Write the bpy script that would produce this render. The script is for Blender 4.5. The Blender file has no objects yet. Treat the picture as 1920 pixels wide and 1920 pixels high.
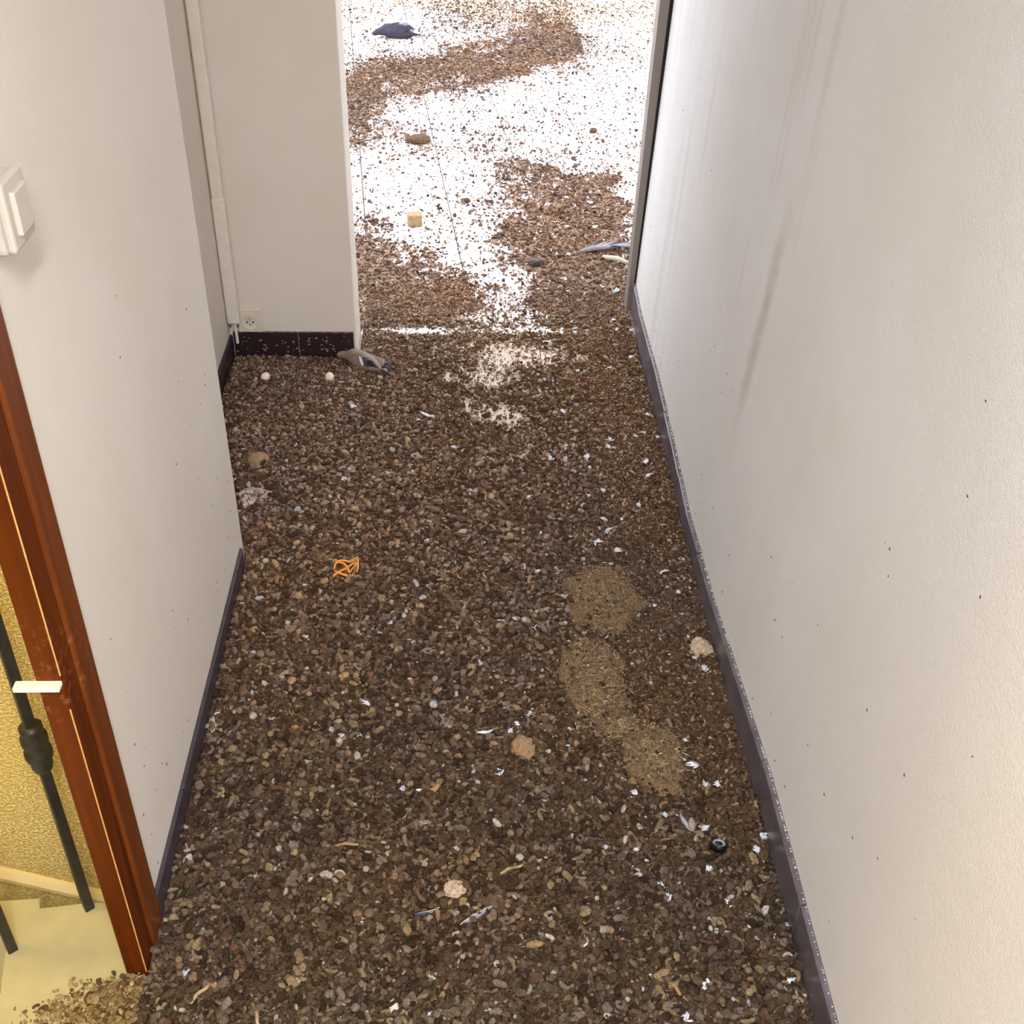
import bpy, bmesh, math, random
import numpy as np
from mathutils import Matrix, Vector, Euler, noise as mnoise

random.seed(7)
rng = np.random.default_rng(11)
S = bpy.context.scene
C = S.collection

# ------------------------------------------------------------------ camera
cam_d = bpy.data.cameras.new('camera')
cam = bpy.data.objects.new('camera', cam_d)
C.objects.link(cam)
cam_d.sensor_width = 36.0
cam_d.lens = 2144.188 / 1920 * 36
cam_d.clip_start = 0.02
ROT = Matrix(((0.99900039, 0.00066838, -0.04469648),
              (-0.03628156, 0.59621448, -0.80200496),
              (0.02611264, 0.80282492, 0.59564274)))
cam.matrix_world = Matrix.Translation((0, 0, 1.85)) @ ROT.to_4x4()
S.camera = cam

# ------------------------------------------------------------------ sky, lights, exposure
W = bpy.data.worlds.new('sky')
S.world = W
W.use_nodes = True
bg = W.node_tree.nodes['Background']
bg.inputs['Color'].default_value = (0.93, 0.955, 1.0, 1)
bg.inputs['Strength'].default_value = 3.2

def area(name, loc, rot, sx, sy, power, col, portal=False):
    d = bpy.data.lights.new(name, 'AREA')
    d.shape = 'RECTANGLE'; d.size = sx; d.size_y = sy
    d.energy = power; d.color = col
    d.cycles.is_portal = portal
    o = bpy.data.objects.new(name, d)
    o.location = loc; o.rotation_euler = rot
    C.objects.link(o)
    return o

area('doorway_daylight', (0.13, 3.86, 1.08), (math.radians(-90), 0, 0), 0.95, 2.2, 1, (1, 1, 1), True)
area('added_window_daylight', (0.0, -1.28, 1.45), (math.radians(90), 0, 0), 1.05, 1.7, 1, (1, 1, 1), True)

vs = S.view_settings
vs.view_transform = 'Standard'; vs.look = 'None'
vs.exposure = 0.0; vs.gamma = 1.0
vs.use_curve_mapping = False
S.cycles.use_denoising = True
S.cycles.max_bounces = 10
S.cycles.diffuse_bounces = 6

# ------------------------------------------------------------------ helpers
FZ = -0.03                       # top of the floor tiles (z = 0 is the litter surface)

def srgb(r, g, b):
    f = lambda c: (c / 255) / 12.92 if c / 255 <= 0.04045 else ((c / 255 + 0.055) / 1.055) ** 2.4
    return (f(r), f(g), f(b), 1.0)

def tag(o, label=None, cat=None, group=None, kind=None):
    if label: o['label'] = label
    if cat: o['category'] = cat
    if group: o['group'] = group
    if kind: o['kind'] = kind
    return o

def empty(name, loc=(0, 0, 0), rz=0.0):
    o = bpy.data.objects.new(name, None)
    o.empty_display_size = 0.02
    o.location = loc; o.rotation_euler = (0, 0, rz)
    C.objects.link(o)
    return o

def link_mesh(name, me, mat=None, parent=None, smooth=False):
    if mat is not None and not me.materials: me.materials.append(mat)
    if smooth:
        me.polygons.foreach_set('use_smooth', np.ones(len(me.polygons), bool))
    o = bpy.data.objects.new(name, me)
    C.objects.link(o)
    if parent is not None: o.parent = parent
    return o

def mesh_of(name, verts, faces):
    me = bpy.data.meshes.new(name)
    me.from_pydata([tuple(map(float, v)) for v in verts], [], faces)
    me.update()
    return me

def bm_mesh(name, bm):
    me = bpy.data.meshes.new(name)
    bmesh.ops.recalc_face_normals(bm, faces=bm.faces)
    bm.to_mesh(me); bm.free()
    return me

def box(bm, x0, x1, y0, y1, z0, z1, bev=0.0, seg=2):
    r = bmesh.ops.create_cube(bm, size=1.0)
    vs_ = r['verts']
    bmesh.ops.scale(bm, vec=(x1 - x0, y1 - y0, z1 - z0), verts=vs_)
    bmesh.ops.translate(bm, vec=((x0 + x1) / 2, (y0 + y1) / 2, (z0 + z1) / 2), verts=vs_)
    if bev > 0:
        ed = list({e for v in vs_ for e in v.link_edges})
        bmesh.ops.bevel(bm, geom=ed, offset=bev, segments=seg, affect='EDGES', profile=0.5)

def boxobj(name, x0, x1, y0, y1, z0, z1, mat, parent=None, bev=0.0, seg=2):
    bm = bmesh.new()
    box(bm, x0, x1, y0, y1, z0, z1, bev, seg)
    return link_mesh(name, bm_mesh(name, bm), mat, parent)

def prism(name, poly, z0, z1, mat, parent=None, bev=0.0):
    bm = bmesh.new()
    a = [bm.verts.new((x, y, z0)) for x, y in poly]
    b = [bm.verts.new((x, y, z1)) for x, y in poly]
    n = len(poly)
    bm.faces.new(a[::-1]); top = bm.faces.new(b)
    for i in range(n): bm.faces.new((a[i], a[(i + 1) % n], b[(i + 1) % n], b[i]))
    if bev: bmesh.ops.bevel(bm, geom=list(top.edges), offset=bev, segments=1, affect='EDGES')
    return link_mesh(name, bm_mesh(name, bm), mat, parent)

def tube(bm, pts, rad, n=8, cap=True):
    pts = [Vector(p) for p in pts]
    rads = rad if hasattr(rad, '__len__') else [rad] * len(pts)
    rings = []
    up = Vector((0, 0, 1))
    for i, p in enumerate(pts):
        t = (pts[min(i + 1, len(pts) - 1)] - pts[max(i - 1, 0)])
        if t.length < 1e-9: t = Vector((1, 0, 0))
        t.normalize()
        u = up if abs(t.dot(up)) < 0.95 else Vector((1, 0, 0))
        a = t.cross(u).normalized(); b = t.cross(a).normalized()
        rings.append([bm.verts.new(p + (a * math.cos(k * 2 * math.pi / n) + b * math.sin(k * 2 * math.pi / n)) * rads[i]) for k in range(n)])
    for i in range(len(rings) - 1):
        for k in range(n):
            bm.faces.new((rings[i][k], rings[i][(k + 1) % n], rings[i + 1][(k + 1) % n], rings[i + 1][k]))
    if cap:
        bm.faces.new(rings[0][::-1]); bm.faces.new(rings[-1])

def lathe(bm, prof, c=(0, 0, 0), n=20):
    rings = []
    for r, z in prof:
        rings.append([bm.verts.new((c[0] + r * math.cos(k * 2 * math.pi / n), c[1] + r * math.sin(k * 2 * math.pi / n), c[2] + z)) for k in range(n)])
    for i in range(len(rings) - 1):
        for k in range(n):
            bm.faces.new((rings[i][k], rings[i][(k + 1) % n], rings[i + 1][(k + 1) % n], rings[i + 1][k]))
    bm.faces.new(rings[0][::-1]); bm.faces.new(rings[-1])

# ---- smooth value noise on numpy arrays
_P = rng.random((256, 256))
def vnoise(x, y):
    xi = np.floor(x).astype(int); yi = np.floor(y).astype(int)
    fx = x - xi; fy = y - yi
    fx = fx * fx * (3 - 2 * fx); fy = fy * fy * (3 - 2 * fy)
    a = _P[xi & 255, yi & 255]; b = _P[(xi + 1) & 255, yi & 255]
    c = _P[xi & 255, (yi + 1) & 255]; d = _P[(xi + 1) & 255, (yi + 1) & 255]
    return (a * (1 - fx) + b * fx) * (1 - fy) + (c * (1 - fx) + d * fx) * fy
def fbm(x, y, s, oct=4):
    v = 0; w = 0.5; t = 0
    for k in range(oct):
        v = v + w * vnoise(x * s + 17.3 * k + 40, y * s + 9.1 * k + 70); t += w; w *= 0.55; s *= 2.03
    return v / t

# ------------------------------------------------------------------ materials
class NT:
    def __init__(self, name):
        self.m = bpy.data.materials.new(name); self.m.use_nodes = True
        self.t = self.m.node_tree; self.b = self.t.nodes['Principled BSDF']
    def n(self, typ, **kw):
        nd = self.t.nodes.new(typ)
        for k, v in kw.items():
            if k in nd.inputs.keys(): nd.inputs[k].default_value = v
            else: setattr(nd, k, v)
        return nd
    def l(self, a, b): self.t.links.new(a, b)
    def pos(self): return self.n('ShaderNodeNewGeometry').outputs['Position']
    def noise(self, scale, detail=4, rough=0.55, vec=None, dist=0.0):
        nd = self.n('ShaderNodeTexNoise', Scale=scale, Detail=detail, Roughness=rough, Distortion=dist)
        self.l(vec if vec is not None else self.pos(), nd.inputs['Vector'])
        return nd.outputs['Fac']
    def ramp(self, fac, stops):
        r = self.n('ShaderNodeValToRGB'); e = r.color_ramp.elements
        while len(e) < len(stops): e.new(0.5)
        for i, (p, c) in enumerate(stops):
            e[i].position = p; e[i].color = c if len(c) == 4 else (*c, 1)
        self.l(fac, r.inputs['Fac']); return r.outputs['Color']
    def mix(self, fac, a, b, mode='MIX'):
        m = self.n('ShaderNodeMix', data_type='RGBA', blend_type=mode)
        for sock, v in ((m.inputs[0], fac), (m.inputs[6], a), (m.inputs[7], b)):
            if hasattr(v, 'is_output'): self.l(v, sock)
            else: sock.default_value = v
        return m.outputs[2]
    def math(self, op, a, b=0.0, c=None, clamp=False):
        m = self.n('ShaderNodeMath', operation=op, use_clamp=clamp)
        for sock, v in zip(m.inputs, (a, b) if c is None else (a, b, c)):
            if hasattr(v, 'is_output'): self.l(v, sock)
            else: sock.default_value = v
        return m.outputs[0]
    def sstep(self, v, lo, hi):
        m = self.n('ShaderNodeMapRange', interpolation_type='SMOOTHSTEP')
        self.l(v, m.inputs['Value']); m.inputs['From Min'].default_value = lo; m.inputs['From Max'].default_value = hi
        return m.outputs['Result']
    def xyz(self):
        s = self.n('ShaderNodeSeparateXYZ'); self.l(self.pos(), s.inputs[0]); return s.outputs
    def bump(self, h, dist, strength=1.0):
        bp = self.n('ShaderNodeBump', Strength=strength, Distance=dist)
        self.l(h, bp.inputs['Height']); self.l(bp.outputs['Normal'], self.b.inputs['Normal'])
    def out(self, col=None, rough=None, spec=None):
        if col is not None:
            if hasattr(col, 'is_output'): self.l(col, self.b.inputs['Base Color'])
            else: self.b.inputs['Base Color'].default_value = col
        if rough is not None:
            if hasattr(rough, 'is_output'): self.l(rough, self.b.inputs['Roughness'])
            else: self.b.inputs['Roughness'].default_value = rough
        if spec is not None: self.b.inputs['Specular IOR Level'].default_value = spec
        return self.m

def flat_mat(name, rgb, rough=0.6, var=0.12, scale=60, bump=0.0, spec=0.4):
    t = NT(name); f = t.noise(scale)
    lo = tuple(c * (1 - var) for c in rgb[:3]); hi = tuple(min(1, c * (1 + var)) for c in rgb[:3])
    col = t.ramp(f, [(0.3, lo), (0.7, hi)])
    if bump: t.bump(f, bump)
    return t.out(col, rough, spec)

def wall_mat(name, rgb, grain=420, bump=0.0012, stain=False):
    gk = 0.34 if stain else 0.16
    t = NT(name)
    big = t.noise(2.2, 5, 0.6)
    lo = tuple(c * f for c, f in zip(rgb[:3], (0.955, 0.94, 0.91)))
    col = t.ramp(big, [(0.35, lo), (0.62, rgb[:3])])
    fine = t.noise(grain, 3, 0.6)
    mid = t.noise(grain * 0.25, 3, 0.6)
    col = t.mix(t.math('MULTIPLY', t.sstep(fine, 0.5, 0.75), gk), col, tuple(c * 0.74 for c in rgb[:3]) + (1,))
    if stain:
        x, y, z = t.xyz()
        wob = t.math('MULTIPLY', t.math('SUBTRACT', t.noise(9, 3), 0.5), 0.03)
        cen = t.math('ADD', t.math('MULTIPLY_ADD', z, -0.115, 2.205), wob)
        d = t.math('ABSOLUTE', t.math('SUBTRACT', y, cen))
        m = t.math('SUBTRACT', 1.0, t.sstep(d, 0.006, 0.046))
        m = t.math('MULTIPLY', m, t.sstep(z, 0.45, 0.66))
        m = t.math('MULTIPLY', m, t.math('SUBTRACT', 1.0, t.sstep(z, 0.86, 1.08)))
        m = t.math('MULTIPLY', m, t.math('MULTIPLY_ADD', t.noise(24, 4), 0.8, 0.25))
        col = t.mix(t.math('MULTIPLY', m, 0.55), col, srgb(176, 148, 120))
        # fainter vertical runs further along
        n2 = t.n('ShaderNodeMapping'); n2.inputs['Scale'].default_value = (1, 14, 0.9)
        t.l(t.pos(), n2.inputs['Vector'])
        s2 = t.sstep(t.noise(1.0, 4, 0.6, n2.outputs[0]), 0.52, 0.75)
        band = t.math('MULTIPLY', t.sstep(y, 1.6, 2.3), s2)
        col = t.mix(t.math('MULTIPLY', band, 0.30), col, srgb(190, 170, 150))
    t.bump(t.math('ADD', fine, t.math('MULTIPLY', mid, 0.45)), bump)
    return t.out(col, 0.85, 0.25)

M = {}
M['wall_r'] = wall_mat('grainy white plaster', (0.83, 0.825, 0.835), 520, 0.0022, True)
M['wall_l'] = wall_mat('smooth cream paint', (0.74, 0.68, 0.615), 300, 0.0006)
M['wall_c'] = wall_mat('cream ceiling paint', (0.78, 0.75, 0.71), 200, 0.0008)
M['roughcast'] = None
t = NT('lamp tinted roughcast plaster')
f = t.noise(190, 2, 0.6); g = t.noise(6, 3)
t.bump(t.math('MULTIPLY', t.sstep(f, 0.42, 0.68), t.math('MULTIPLY_ADD', g, 1.2, 0.2)), 0.005)
M['roughcast'] = t.out(t.ramp(g, [(0.3, (0.72, 0.54, 0.17)), (0.7, (0.80, 0.62, 0.22))]), 0.8, 0.3)  # cream plaster with the warm lamp light painted into its yellow base
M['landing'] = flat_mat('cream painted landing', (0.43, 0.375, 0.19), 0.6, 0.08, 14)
M['mould'] = flat_mat('cream painted moulding', (0.68, 0.54, 0.24), 0.5, 0.05, 10)
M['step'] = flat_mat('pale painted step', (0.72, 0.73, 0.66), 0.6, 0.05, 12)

def wood_mat(name, dark, lite, rough, spec=0.3):
    t = NT(name)
    mp = t.n('ShaderNodeMapping'); mp.inputs['Scale'].default_value = (60, 60, 3)
    t.l(t.pos(), mp.inputs['Vector'])
    f = t.noise(1.0, 5, 0.6, mp.outputs[0], 0.6)
    col = t.ramp(f, [(0.3, dark), (0.7, lite)])
    # worn, chipped varnish near the strike bar
    x, y, z = t.xyz()
    w = t.math('MULTIPLY', t.sstep(z, 0.60, 0.66), t.math('SUBTRACT', 1.0, t.sstep(z, 0.74, 0.86)))
    w = t.math('MULTIPLY', w, t.sstep(t.noise(70, 4, 0.7), 0.52, 0.68))
    col = t.mix(t.math('MULTIPLY', w, 0.55), col, srgb(150, 92, 54))
    t.bump(f, 0.0006)
    return t.out(col, rough, spec)
M['wood'] = wood_mat('varnished mahogany', (0.105, 0.023, 0.003), (0.180, 0.044, 0.006), 0.36)
M['wood_j'] = wood_mat('lamp tinted mahogany', (0.070, 0.012, 0.0005), (0.130, 0.027, 0.001), 0.5, 0.12)  # the casing's wood again, lamp's orange tint and darker tone painted in
M['wood_d'] = flat_mat('dark groove', (0.02, 0.006, 0.003), 0.7, 0.1, 40)
M['wood_edge'] = flat_mat('pale gold arris', srgb(214, 160, 96), 0.5, 0.2, 90)  # thin pale gold strip along the jamb edge
M['iron'] = flat_mat('dark painted iron', srgb(44, 40, 30), 0.45, 0.25, 50, 0.0004)
M['brass'] = flat_mat('cream painted metal', srgb(240, 228, 200), 0.35, 0.04, 30)
M['plastic'] = flat_mat('ivory plastic', (0.70, 0.64, 0.54), 0.4, 0.04, 40)
M['plastic_d'] = flat_mat('ivory plastic recess', (0.70, 0.65, 0.56), 0.4, 0.04, 40)
M['switch'] = flat_mat('dull ivory plastic', (0.52, 0.475, 0.41), 0.5, 0.04, 40)
M['hole'] = flat_mat('black socket hole', (0.02, 0.016, 0.014), 0.7, 0.1, 40)
M['pipe'] = flat_mat('painted conduit', (0.74, 0.69, 0.61), 0.5, 0.05, 30)
M['pipe_gap'] = flat_mat('painted gap shadow', srgb(170, 140, 108), 0.8, 0.2, 40)  # shadow line of the gap beside the conduit, painted as a brown strip
M['alu'] = flat_mat('grey aluminium', srgb(132, 122, 116), 0.45, 0.05, 20)
M['dark_strip'] = flat_mat('black jamb strip', srgb(48, 42, 42), 0.7, 0.1, 30)  # dark strip between jamb and wall
M['sill'] = flat_mat('white stone sill', (0.80, 0.77, 0.74), 0.5, 0.06, 20)

t = NT('dusty plum glazed skirting')
f = t.noise(240, 3, 0.7); g = t.noise(14, 4)
col = t.ramp(g, [(0.3, srgb(78, 70, 80)), (0.7, srgb(108, 103, 114))])
col = t.mix(t.math('MULTIPLY', t.sstep(f, 0.55, 0.72), 0.5), col, srgb(150, 138, 130))
M['skirt_r'] = t.out(col, 0.30, 0.6)
t = NT('dark plum glazed skirting')
f = t.noise(300, 2, 0.7)
col = t.mix(t.math('MULTIPLY', t.sstep(f, 0.66, 0.76), 0.6), srgb(48, 33, 38), srgb(140, 122, 108))
M['skirt_d'] = t.out(col, 0.32, 0.5)
M['skirt_l_shaded'] = flat_mat('dark plum skirting', srgb(64, 55, 62), 0.45, 0.2, 60)  # darker skirting copy: the left side's weaker light is painted into it
M['grout'] = flat_mat('grey grout', srgb(112, 102, 98), 0.9, 0.1, 80)

def tile_mat(name, a, b, dirt):
    t = NT(name); f = t.noise(9, 5, 0.65); g = t.noise(160, 3, 0.6)
    col = t.ramp(f, [(0.35, a), (0.65, b)])
    d = t.math('MULTIPLY', t.sstep(t.noise(38, 5, 0.7), 0.50, 0.72), dirt)
    col = t.mix(d, col, srgb(176, 142, 112))
    t.bump(g, 0.0003)
    return t.out(col, 0.55, 0.35)
M['tile'] = tile_mat('dusty beige tile', (0.60, 0.48, 0.39), (0.72, 0.60, 0.51), 0.6)
M['terrace'] = tile_mat('pale terrace tile', (0.74, 0.685, 0.735), (0.80, 0.75, 0.79), 0.10)
M['terrace_far'] = tile_mat('peach terrace tile', (0.76, 0.58, 0.42), (0.82, 0.66, 0.50), 0.2)

# droppings: colour comes from each instance / each object
def litter_mat(name, src):
    t = NT(name)
    if src == 'INSTANCER':
        a = t.n('ShaderNodeAttribute', attribute_type='INSTANCER', attribute_name='col'); c0 = a.outputs['Color']
    else:
        c0 = t.n('ShaderNodeObjectInfo').outputs['Color']
    tc = t.n('ShaderNodeTexCoord').outputs['Object']
    f = t.noise(2.2 if src == 'INSTANCER' else 2.2, 4, 0.65, tc)
    g = t.noise(6.0, 3, 0.6, tc)
    col = t.mix(1.0, c0, t.ramp(f, [(0.28, (0.45, 0.42, 0.38)), (0.55, (1, 1, 1)), (0.78, (1.5, 1.5, 1.5))]), 'MULTIPLY')
    t.bump(g, 0.25, 0.7)
    return t.out(col, 0.9, 0.15)
M['litter_i'] = litter_mat('dried dropping', 'INSTANCER')
M['litter_o'] = litter_mat('dried dropping lump', 'OBJECT')
t = NT('trodden droppings')
f = t.noise(230, 5, 0.75); g = t.noise(5, 4, 0.6); h = t.noise(46, 4, 0.65)
col = t.ramp(f, [(0.30, srgb(48, 35, 26)), (0.50, srgb(100, 78, 59)), (0.74, srgb(166, 138, 108))])
col = t.mix(t.math('MULTIPLY', t.sstep(g, 0.45, 0.68), 0.40), col, srgb(134, 104, 74))
t.bump(t.math('ADD', f, t.math('MULTIPLY', h, 1.5)), 0.005)
M['crust'] = t.out(col, 0.95, 0.1)
t = NT('trodden terrace droppings')
f = t.noise(200, 5, 0.75)
col = t.ramp(f, [(0.30, srgb(120, 94, 78)), (0.50, srgb(160, 132, 114)), (0.72, srgb(192, 166, 148))])
t.bump(f, 0.004)
M['crust_t'] = t.out(col, 0.95, 0.1)
M['down'] = flat_mat('white down', (0.84, 0.87, 0.95), 0.8, 0.06, 200)
M['clod'] = flat_mat('dark clod', srgb(96, 74, 54), 0.95, 0.4, 90, 0.006)
M['quill'] = flat_mat('pale quill', srgb(222, 212, 196), 0.5, 0.06, 100)
M['grey_f'] = flat_mat('grey feather', srgb(150, 148, 160), 0.7, 0.15, 90)
M['dark_f'] = flat_mat('slate feather', srgb(62, 64, 78), 0.55, 0.25, 90)
M['pig_a'] = flat_mat('brown grey plumage', srgb(142, 122, 108), 0.8, 0.2, 120, 0.001)
M['pig_b'] = flat_mat('slate plumage', srgb(58, 56, 72), 0.7, 0.35, 60, 0.001)
M['beak'] = flat_mat('dark beak', srgb(52, 46, 44), 0.5, 0.1, 60)
M['egg'] = flat_mat('egg shell', srgb(246, 224, 206), 0.5, 0.03, 70)
M['orange'] = flat_mat('orange twine', srgb(240, 150, 62), 0.6, 0.18, 300, 0.0004)
M['black'] = flat_mat('black plastic', srgb(22, 22, 24), 0.35, 0.1, 60)
M['chrome'] = flat_mat('grey metal', srgb(150, 152, 154), 0.3, 0.08, 60)
M['stone'] = flat_mat('beige stone', srgb(186, 164, 140), 0.9, 0.36, 150, 0.004)
M['sand'] = flat_mat('sandy plaster', srgb(150, 122, 92), 0.9, 0.32, 140, 0.003)
M['pale'] = flat_mat('pale pebble', srgb(206, 198, 178), 0.8, 0.2, 260, 0.001)
M['straw'] = flat_mat('dry straw', srgb(164, 140, 106), 0.8, 0.5, 60)
M['twig'] = flat_mat('dry twig', srgb(160, 124, 82), 0.8, 0.22, 60)
M['mound'] = flat_mat('matted nest', srgb(132, 108, 80), 0.95, 0.6, 200, 0.010)
M['speck'] = flat_mat('brown speck', srgb(104, 78, 62), 0.9, 0.2, 60)
M['foam'] = flat_mat('yellowed foam', srgb(172, 146, 110), 0.9, 0.2, 60, 0.002)

# ------------------------------------------------------------------ setting
LEAN = 0.033                                   # the right wall is a little out of plumb
RW = [(-1.4, 0.612), (0.98, 0.612), (1.50, 0.617), (2.02, 0.599), (2.36, 0.594), (2.69, 0.605), (3.10, 0.613), (3.50, 0.614), (3.75, 0.623)]
def rwx(y): return float(np.interp(y, [p[0] for p in RW], [p[1] for p in RW]))

# corridor floor: slab and beige tiles
floor = tag(prism('floor', [(-0.548, -1.4), (0.66, -1.4), (0.66, 3.56), (-0.76, 3.56), (-0.76, 2.25), (-0.56, 2.25), (-0.56, 1.30), (-0.548, 1.30)], FZ - 0.12, FZ - 0.006, M['grout']), 'beige tiled corridor floor under the droppings', 'floor', kind='structure')
def clip(poly, fn):
    out = []
    for i in range(len(poly)):
        a, b = poly[i], poly[(i + 1) % len(poly)]
        da, db = fn(a), fn(b)
        if da >= 0: out.append(a)
        if da * db < 0:
            k = da / (da - db); out.append((a[0] + (b[0] - a[0]) * k, a[1] + (b[1] - a[1]) * k))
    return out
TS = 0.335
incor = lambda p: p[0] + 0.552
for i in range(-3, 3):
    for j in range(2, 11):
        x0, y0 = 0.27 + (i) * TS, 0.2 + j * TS
        q = [(x0 + .0015, y0 + .0015), (x0 + TS - .0015, y0 + .0015), (x0 + TS - .0015, y0 + TS - .0015), (x0 + .0015, y0 + TS - .0015)]
        for fn in (incor if y0 < 2.2 else (lambda p: p[0] + 0.755), lambda p: 0.64 - p[0], lambda p: 3.55 - p[1]):
            if len(q) > 2: q = clip(q, fn)
        if len(q) > 2 and max(p[0] for p in q) - min(p[0] for p in q) > 0.02:
            prism('floor_tile', q, FZ - 0.008, FZ, M['tile'], floor, 0.001)

# terrace floor, laid a few degrees askew
terr = tag(boxobj('floor_terrace', -2.6, 3.2, 3.72, 11.0, FZ - 0.14, FZ - 0.008, M['grout']), 'sunlit pale tiled terrace floor beyond the doorway', 'floor', kind='structure')
TT = 0.362; A = math.radians(5.4); ca, sa = math.cos(A), math.sin(A)
for i in range(-7, 7):
    for j in range(-8, 13):
        u0, v0 = i * TT, j * TT
        q = []
        for u, v in ((u0 + .0022, v0 + .0022), (u0 + TT - .0022, v0 + .0022), (u0 + TT - .0022, v0 + TT - .0022), (u0 + .0022, v0 + TT - .0022)):
            q.append((-0.17 + u * ca - v * sa, 6.0 + u * sa + v * ca))
        for fn in (lambda p: p[1] - 3.734, lambda p: p[0] + 2.5, lambda p: 3.1 - p[0], lambda p: 10.8 - p[1]):
            if len(q) > 2: q = clip(q, fn)
        if len(q) > 2:
            prism('terrace_tile', q, FZ - 0.010, FZ, M['terrace_far'] if sum(p[1] for p in q) / len(q) + .25 * sum(p[0] for p in q) / len(q) > 8.0 else M['terrace'], terr, 0.001)

def struct(o, label, cat): return tag(o, label, cat, kind='structure')

# left partition with its thin end at the wooden door post
wl = prism('wall_left', [(-0.552, 1.256), (-0.552, 2.298), (-0.556, 2.302), (-0.90, 2.302), (-0.90, 1.462), (-0.600, 1.462), (-0.600, 1.256)], FZ - 0.1, 2.6, M['wall_l'])
struct(wl, 'smooth cream left wall between the wooden post and the alcove', 'wall')
bm = bmesh.new(); box(bm, -0.90, -0.755, 2.302, 3.392, FZ - 0.1, 2.6)
wa = struct(link_mesh('wall_alcove', bm_mesh('wall_alcove', bm), M['wall_l']), 'cream side wall of the alcove behind the corner conduit', 'wall')
bm = bmesh.new(); box(bm, -2.6, -0.345, 3.392, 3.56, FZ - 0.1, 3.2, 0.004, 2)
wf = struct(link_mesh('wall_far', bm_mesh('wall_far', bm), M['wall_l']), 'cream return wall with the socket, left of the doorway', 'wall')

# right wall, following its bulge, leaning a little
V = []; Fc = []
zs = [FZ - 0.1, 0.0, 0.5, 1.0, 1.6, 2.6]
for (y, x) in RW:
    for z in zs: V.append((x + LEAN * max(z, 0), y, z))
nz = len(zs)
for i in range(len(RW) - 1):
    for k in range(nz - 1):
        a = i * nz + k; Fc.append((a, a + 1, a + nz + 1, a + nz))
n0 = len(V)
for (y, x) in RW:
    for z in (zs[0], zs[-1]): V.append((0.90, y, z))
m = len(RW)
for i in range(m - 1):
    a = n0 + 2 * i
    Fc.append((a, a + 2, a + 3, a + 1))
    Fc.append((i * nz + nz - 1, a + 1, a + 3, (i + 1) * nz + nz - 1))
Fc.append(tuple([(m - 1) * nz + k for k in range(nz)] + [n0 + 2 * (m - 1) + 1, n0 + 2 * (m - 1)]))
Fc.append(tuple([k for k in range(nz)][::-1] + [n0, n0 + 1]))
wr = struct(link_mesh('wall_right', mesh_of('wall_right', V, Fc), M['wall_r']), 'grainy white right wall with a brown run stain', 'wall')
# facade to the right of the doorway and above it
fr = struct(boxobj('wall_facade', 0.70, 3.2, 3.76, 3.95, FZ - 0.1, 3.2, M['wall_l']), 'outer house wall right of the doorway', 'wall')
boxobj('lintel', -0.345, 0.70, 3.56, 3.80, 2.25, 3.2, M['wall_l'], fr)
struct(boxobj('ceiling', -2.4, 0.9, -1.4, 3.80, 2.6, 2.7, M['wall_c']), 'cream corridor ceiling', 'ceiling')
struct(boxobj('floor_stairwell', -2.5, -0.55, -1.4, 1.46, -2.1, -2.0, M['landing']), 'stairwell bottom floor', 'floor')
struct(boxobj('wall_string', -0.56, -0.50, -1.4, 1.30, -2.0, -0.16, M['roughcast']), 'stairwell wall under the corridor floor', 'wall')
# end of the corridor behind the viewer: wall with an added window for daylight
bk = struct(boxobj('wall_back', -2.4, 0.9, -1.40, -1.30, -2.0, 0.55, M['wall_l']), 'cream wall under the added window behind the viewer', 'wall')
boxobj('wall_pier', -2.4, -0.60, -1.40, -1.30, 0.55, 2.6, M['wall_l'], bk)
boxobj('wall_head', -0.60, 0.9, -1.40, -1.30, 2.35, 2.6, M['wall_l'], bk)
w1 = empty('window_1', (0, -1.35, 0.55)); struct(w1, 'added white framed window, unseen behind the viewer', 'window')
for (x0, x1, z0, z1) in ((-0.60, -0.54, 0, 1.8), (0.60, 0.66, 0, 1.8), (-0.03, 0.03, 0, 1.8), (-0.54, 0.6, 0, 0.06), (-0.54, 0.6, 1.74, 1.8)):
    boxobj('added_window_frame', x0, x1, -0.03, 0.03, z0, z1, M['plastic'], w1, 0.004)

# stairwell on the left of the opening
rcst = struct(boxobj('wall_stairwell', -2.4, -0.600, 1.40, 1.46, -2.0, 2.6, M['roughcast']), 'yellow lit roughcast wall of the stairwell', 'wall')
bm = bmesh.new()                                # sloping moulding on it
prof = [(0, -0.016), (0.012, -0.014), (0.018, -0.004), (0.018, 0.006), (0.010, 0.016), (0, 0.018)]
pa, pb = (-1.9, 0.388), (-0.602, -0.186)
ra = [bm.verts.new((pa[0], 1.40 - d, pa[1] + h)) for d, h in prof]
rb = [bm.verts.new((pb[0], 1.40 - d, pb[1] + h)) for d, h in prof]
for k in range(len(prof) - 1): bm.faces.new((ra[k], ra[k + 1], rb[k + 1], rb[k]))
bm.faces.new(ra); bm.faces.new(rb[::-1])
link_mesh('moulding', bm_mesh('moulding', bm), M['mould'], rcst)
struct(boxobj('wall_stair_side', -2.5, -2.4, -1.4, 1.46, -2.0, 2.7, M['roughcast']), 'far side wall of the stairwell', 'wall')
land = [(-0.548, 0.2), (-0.548, 1.143), (-0.586, 1.143), (-0.586, 1.290), (-0.683, 1.289), (-0.775, 1.274), (-0.778, 1.304), (-0.95, 1.292), (-0.95, 1.262), (-0.806, 1.215), (-0.781, 1.07), (-0.74, 0.80), (-0.72, 0.2)]
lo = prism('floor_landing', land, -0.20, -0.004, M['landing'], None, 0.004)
struct(lo, 'cream painted stair landing strewn with crumbs', 'floor')
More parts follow.
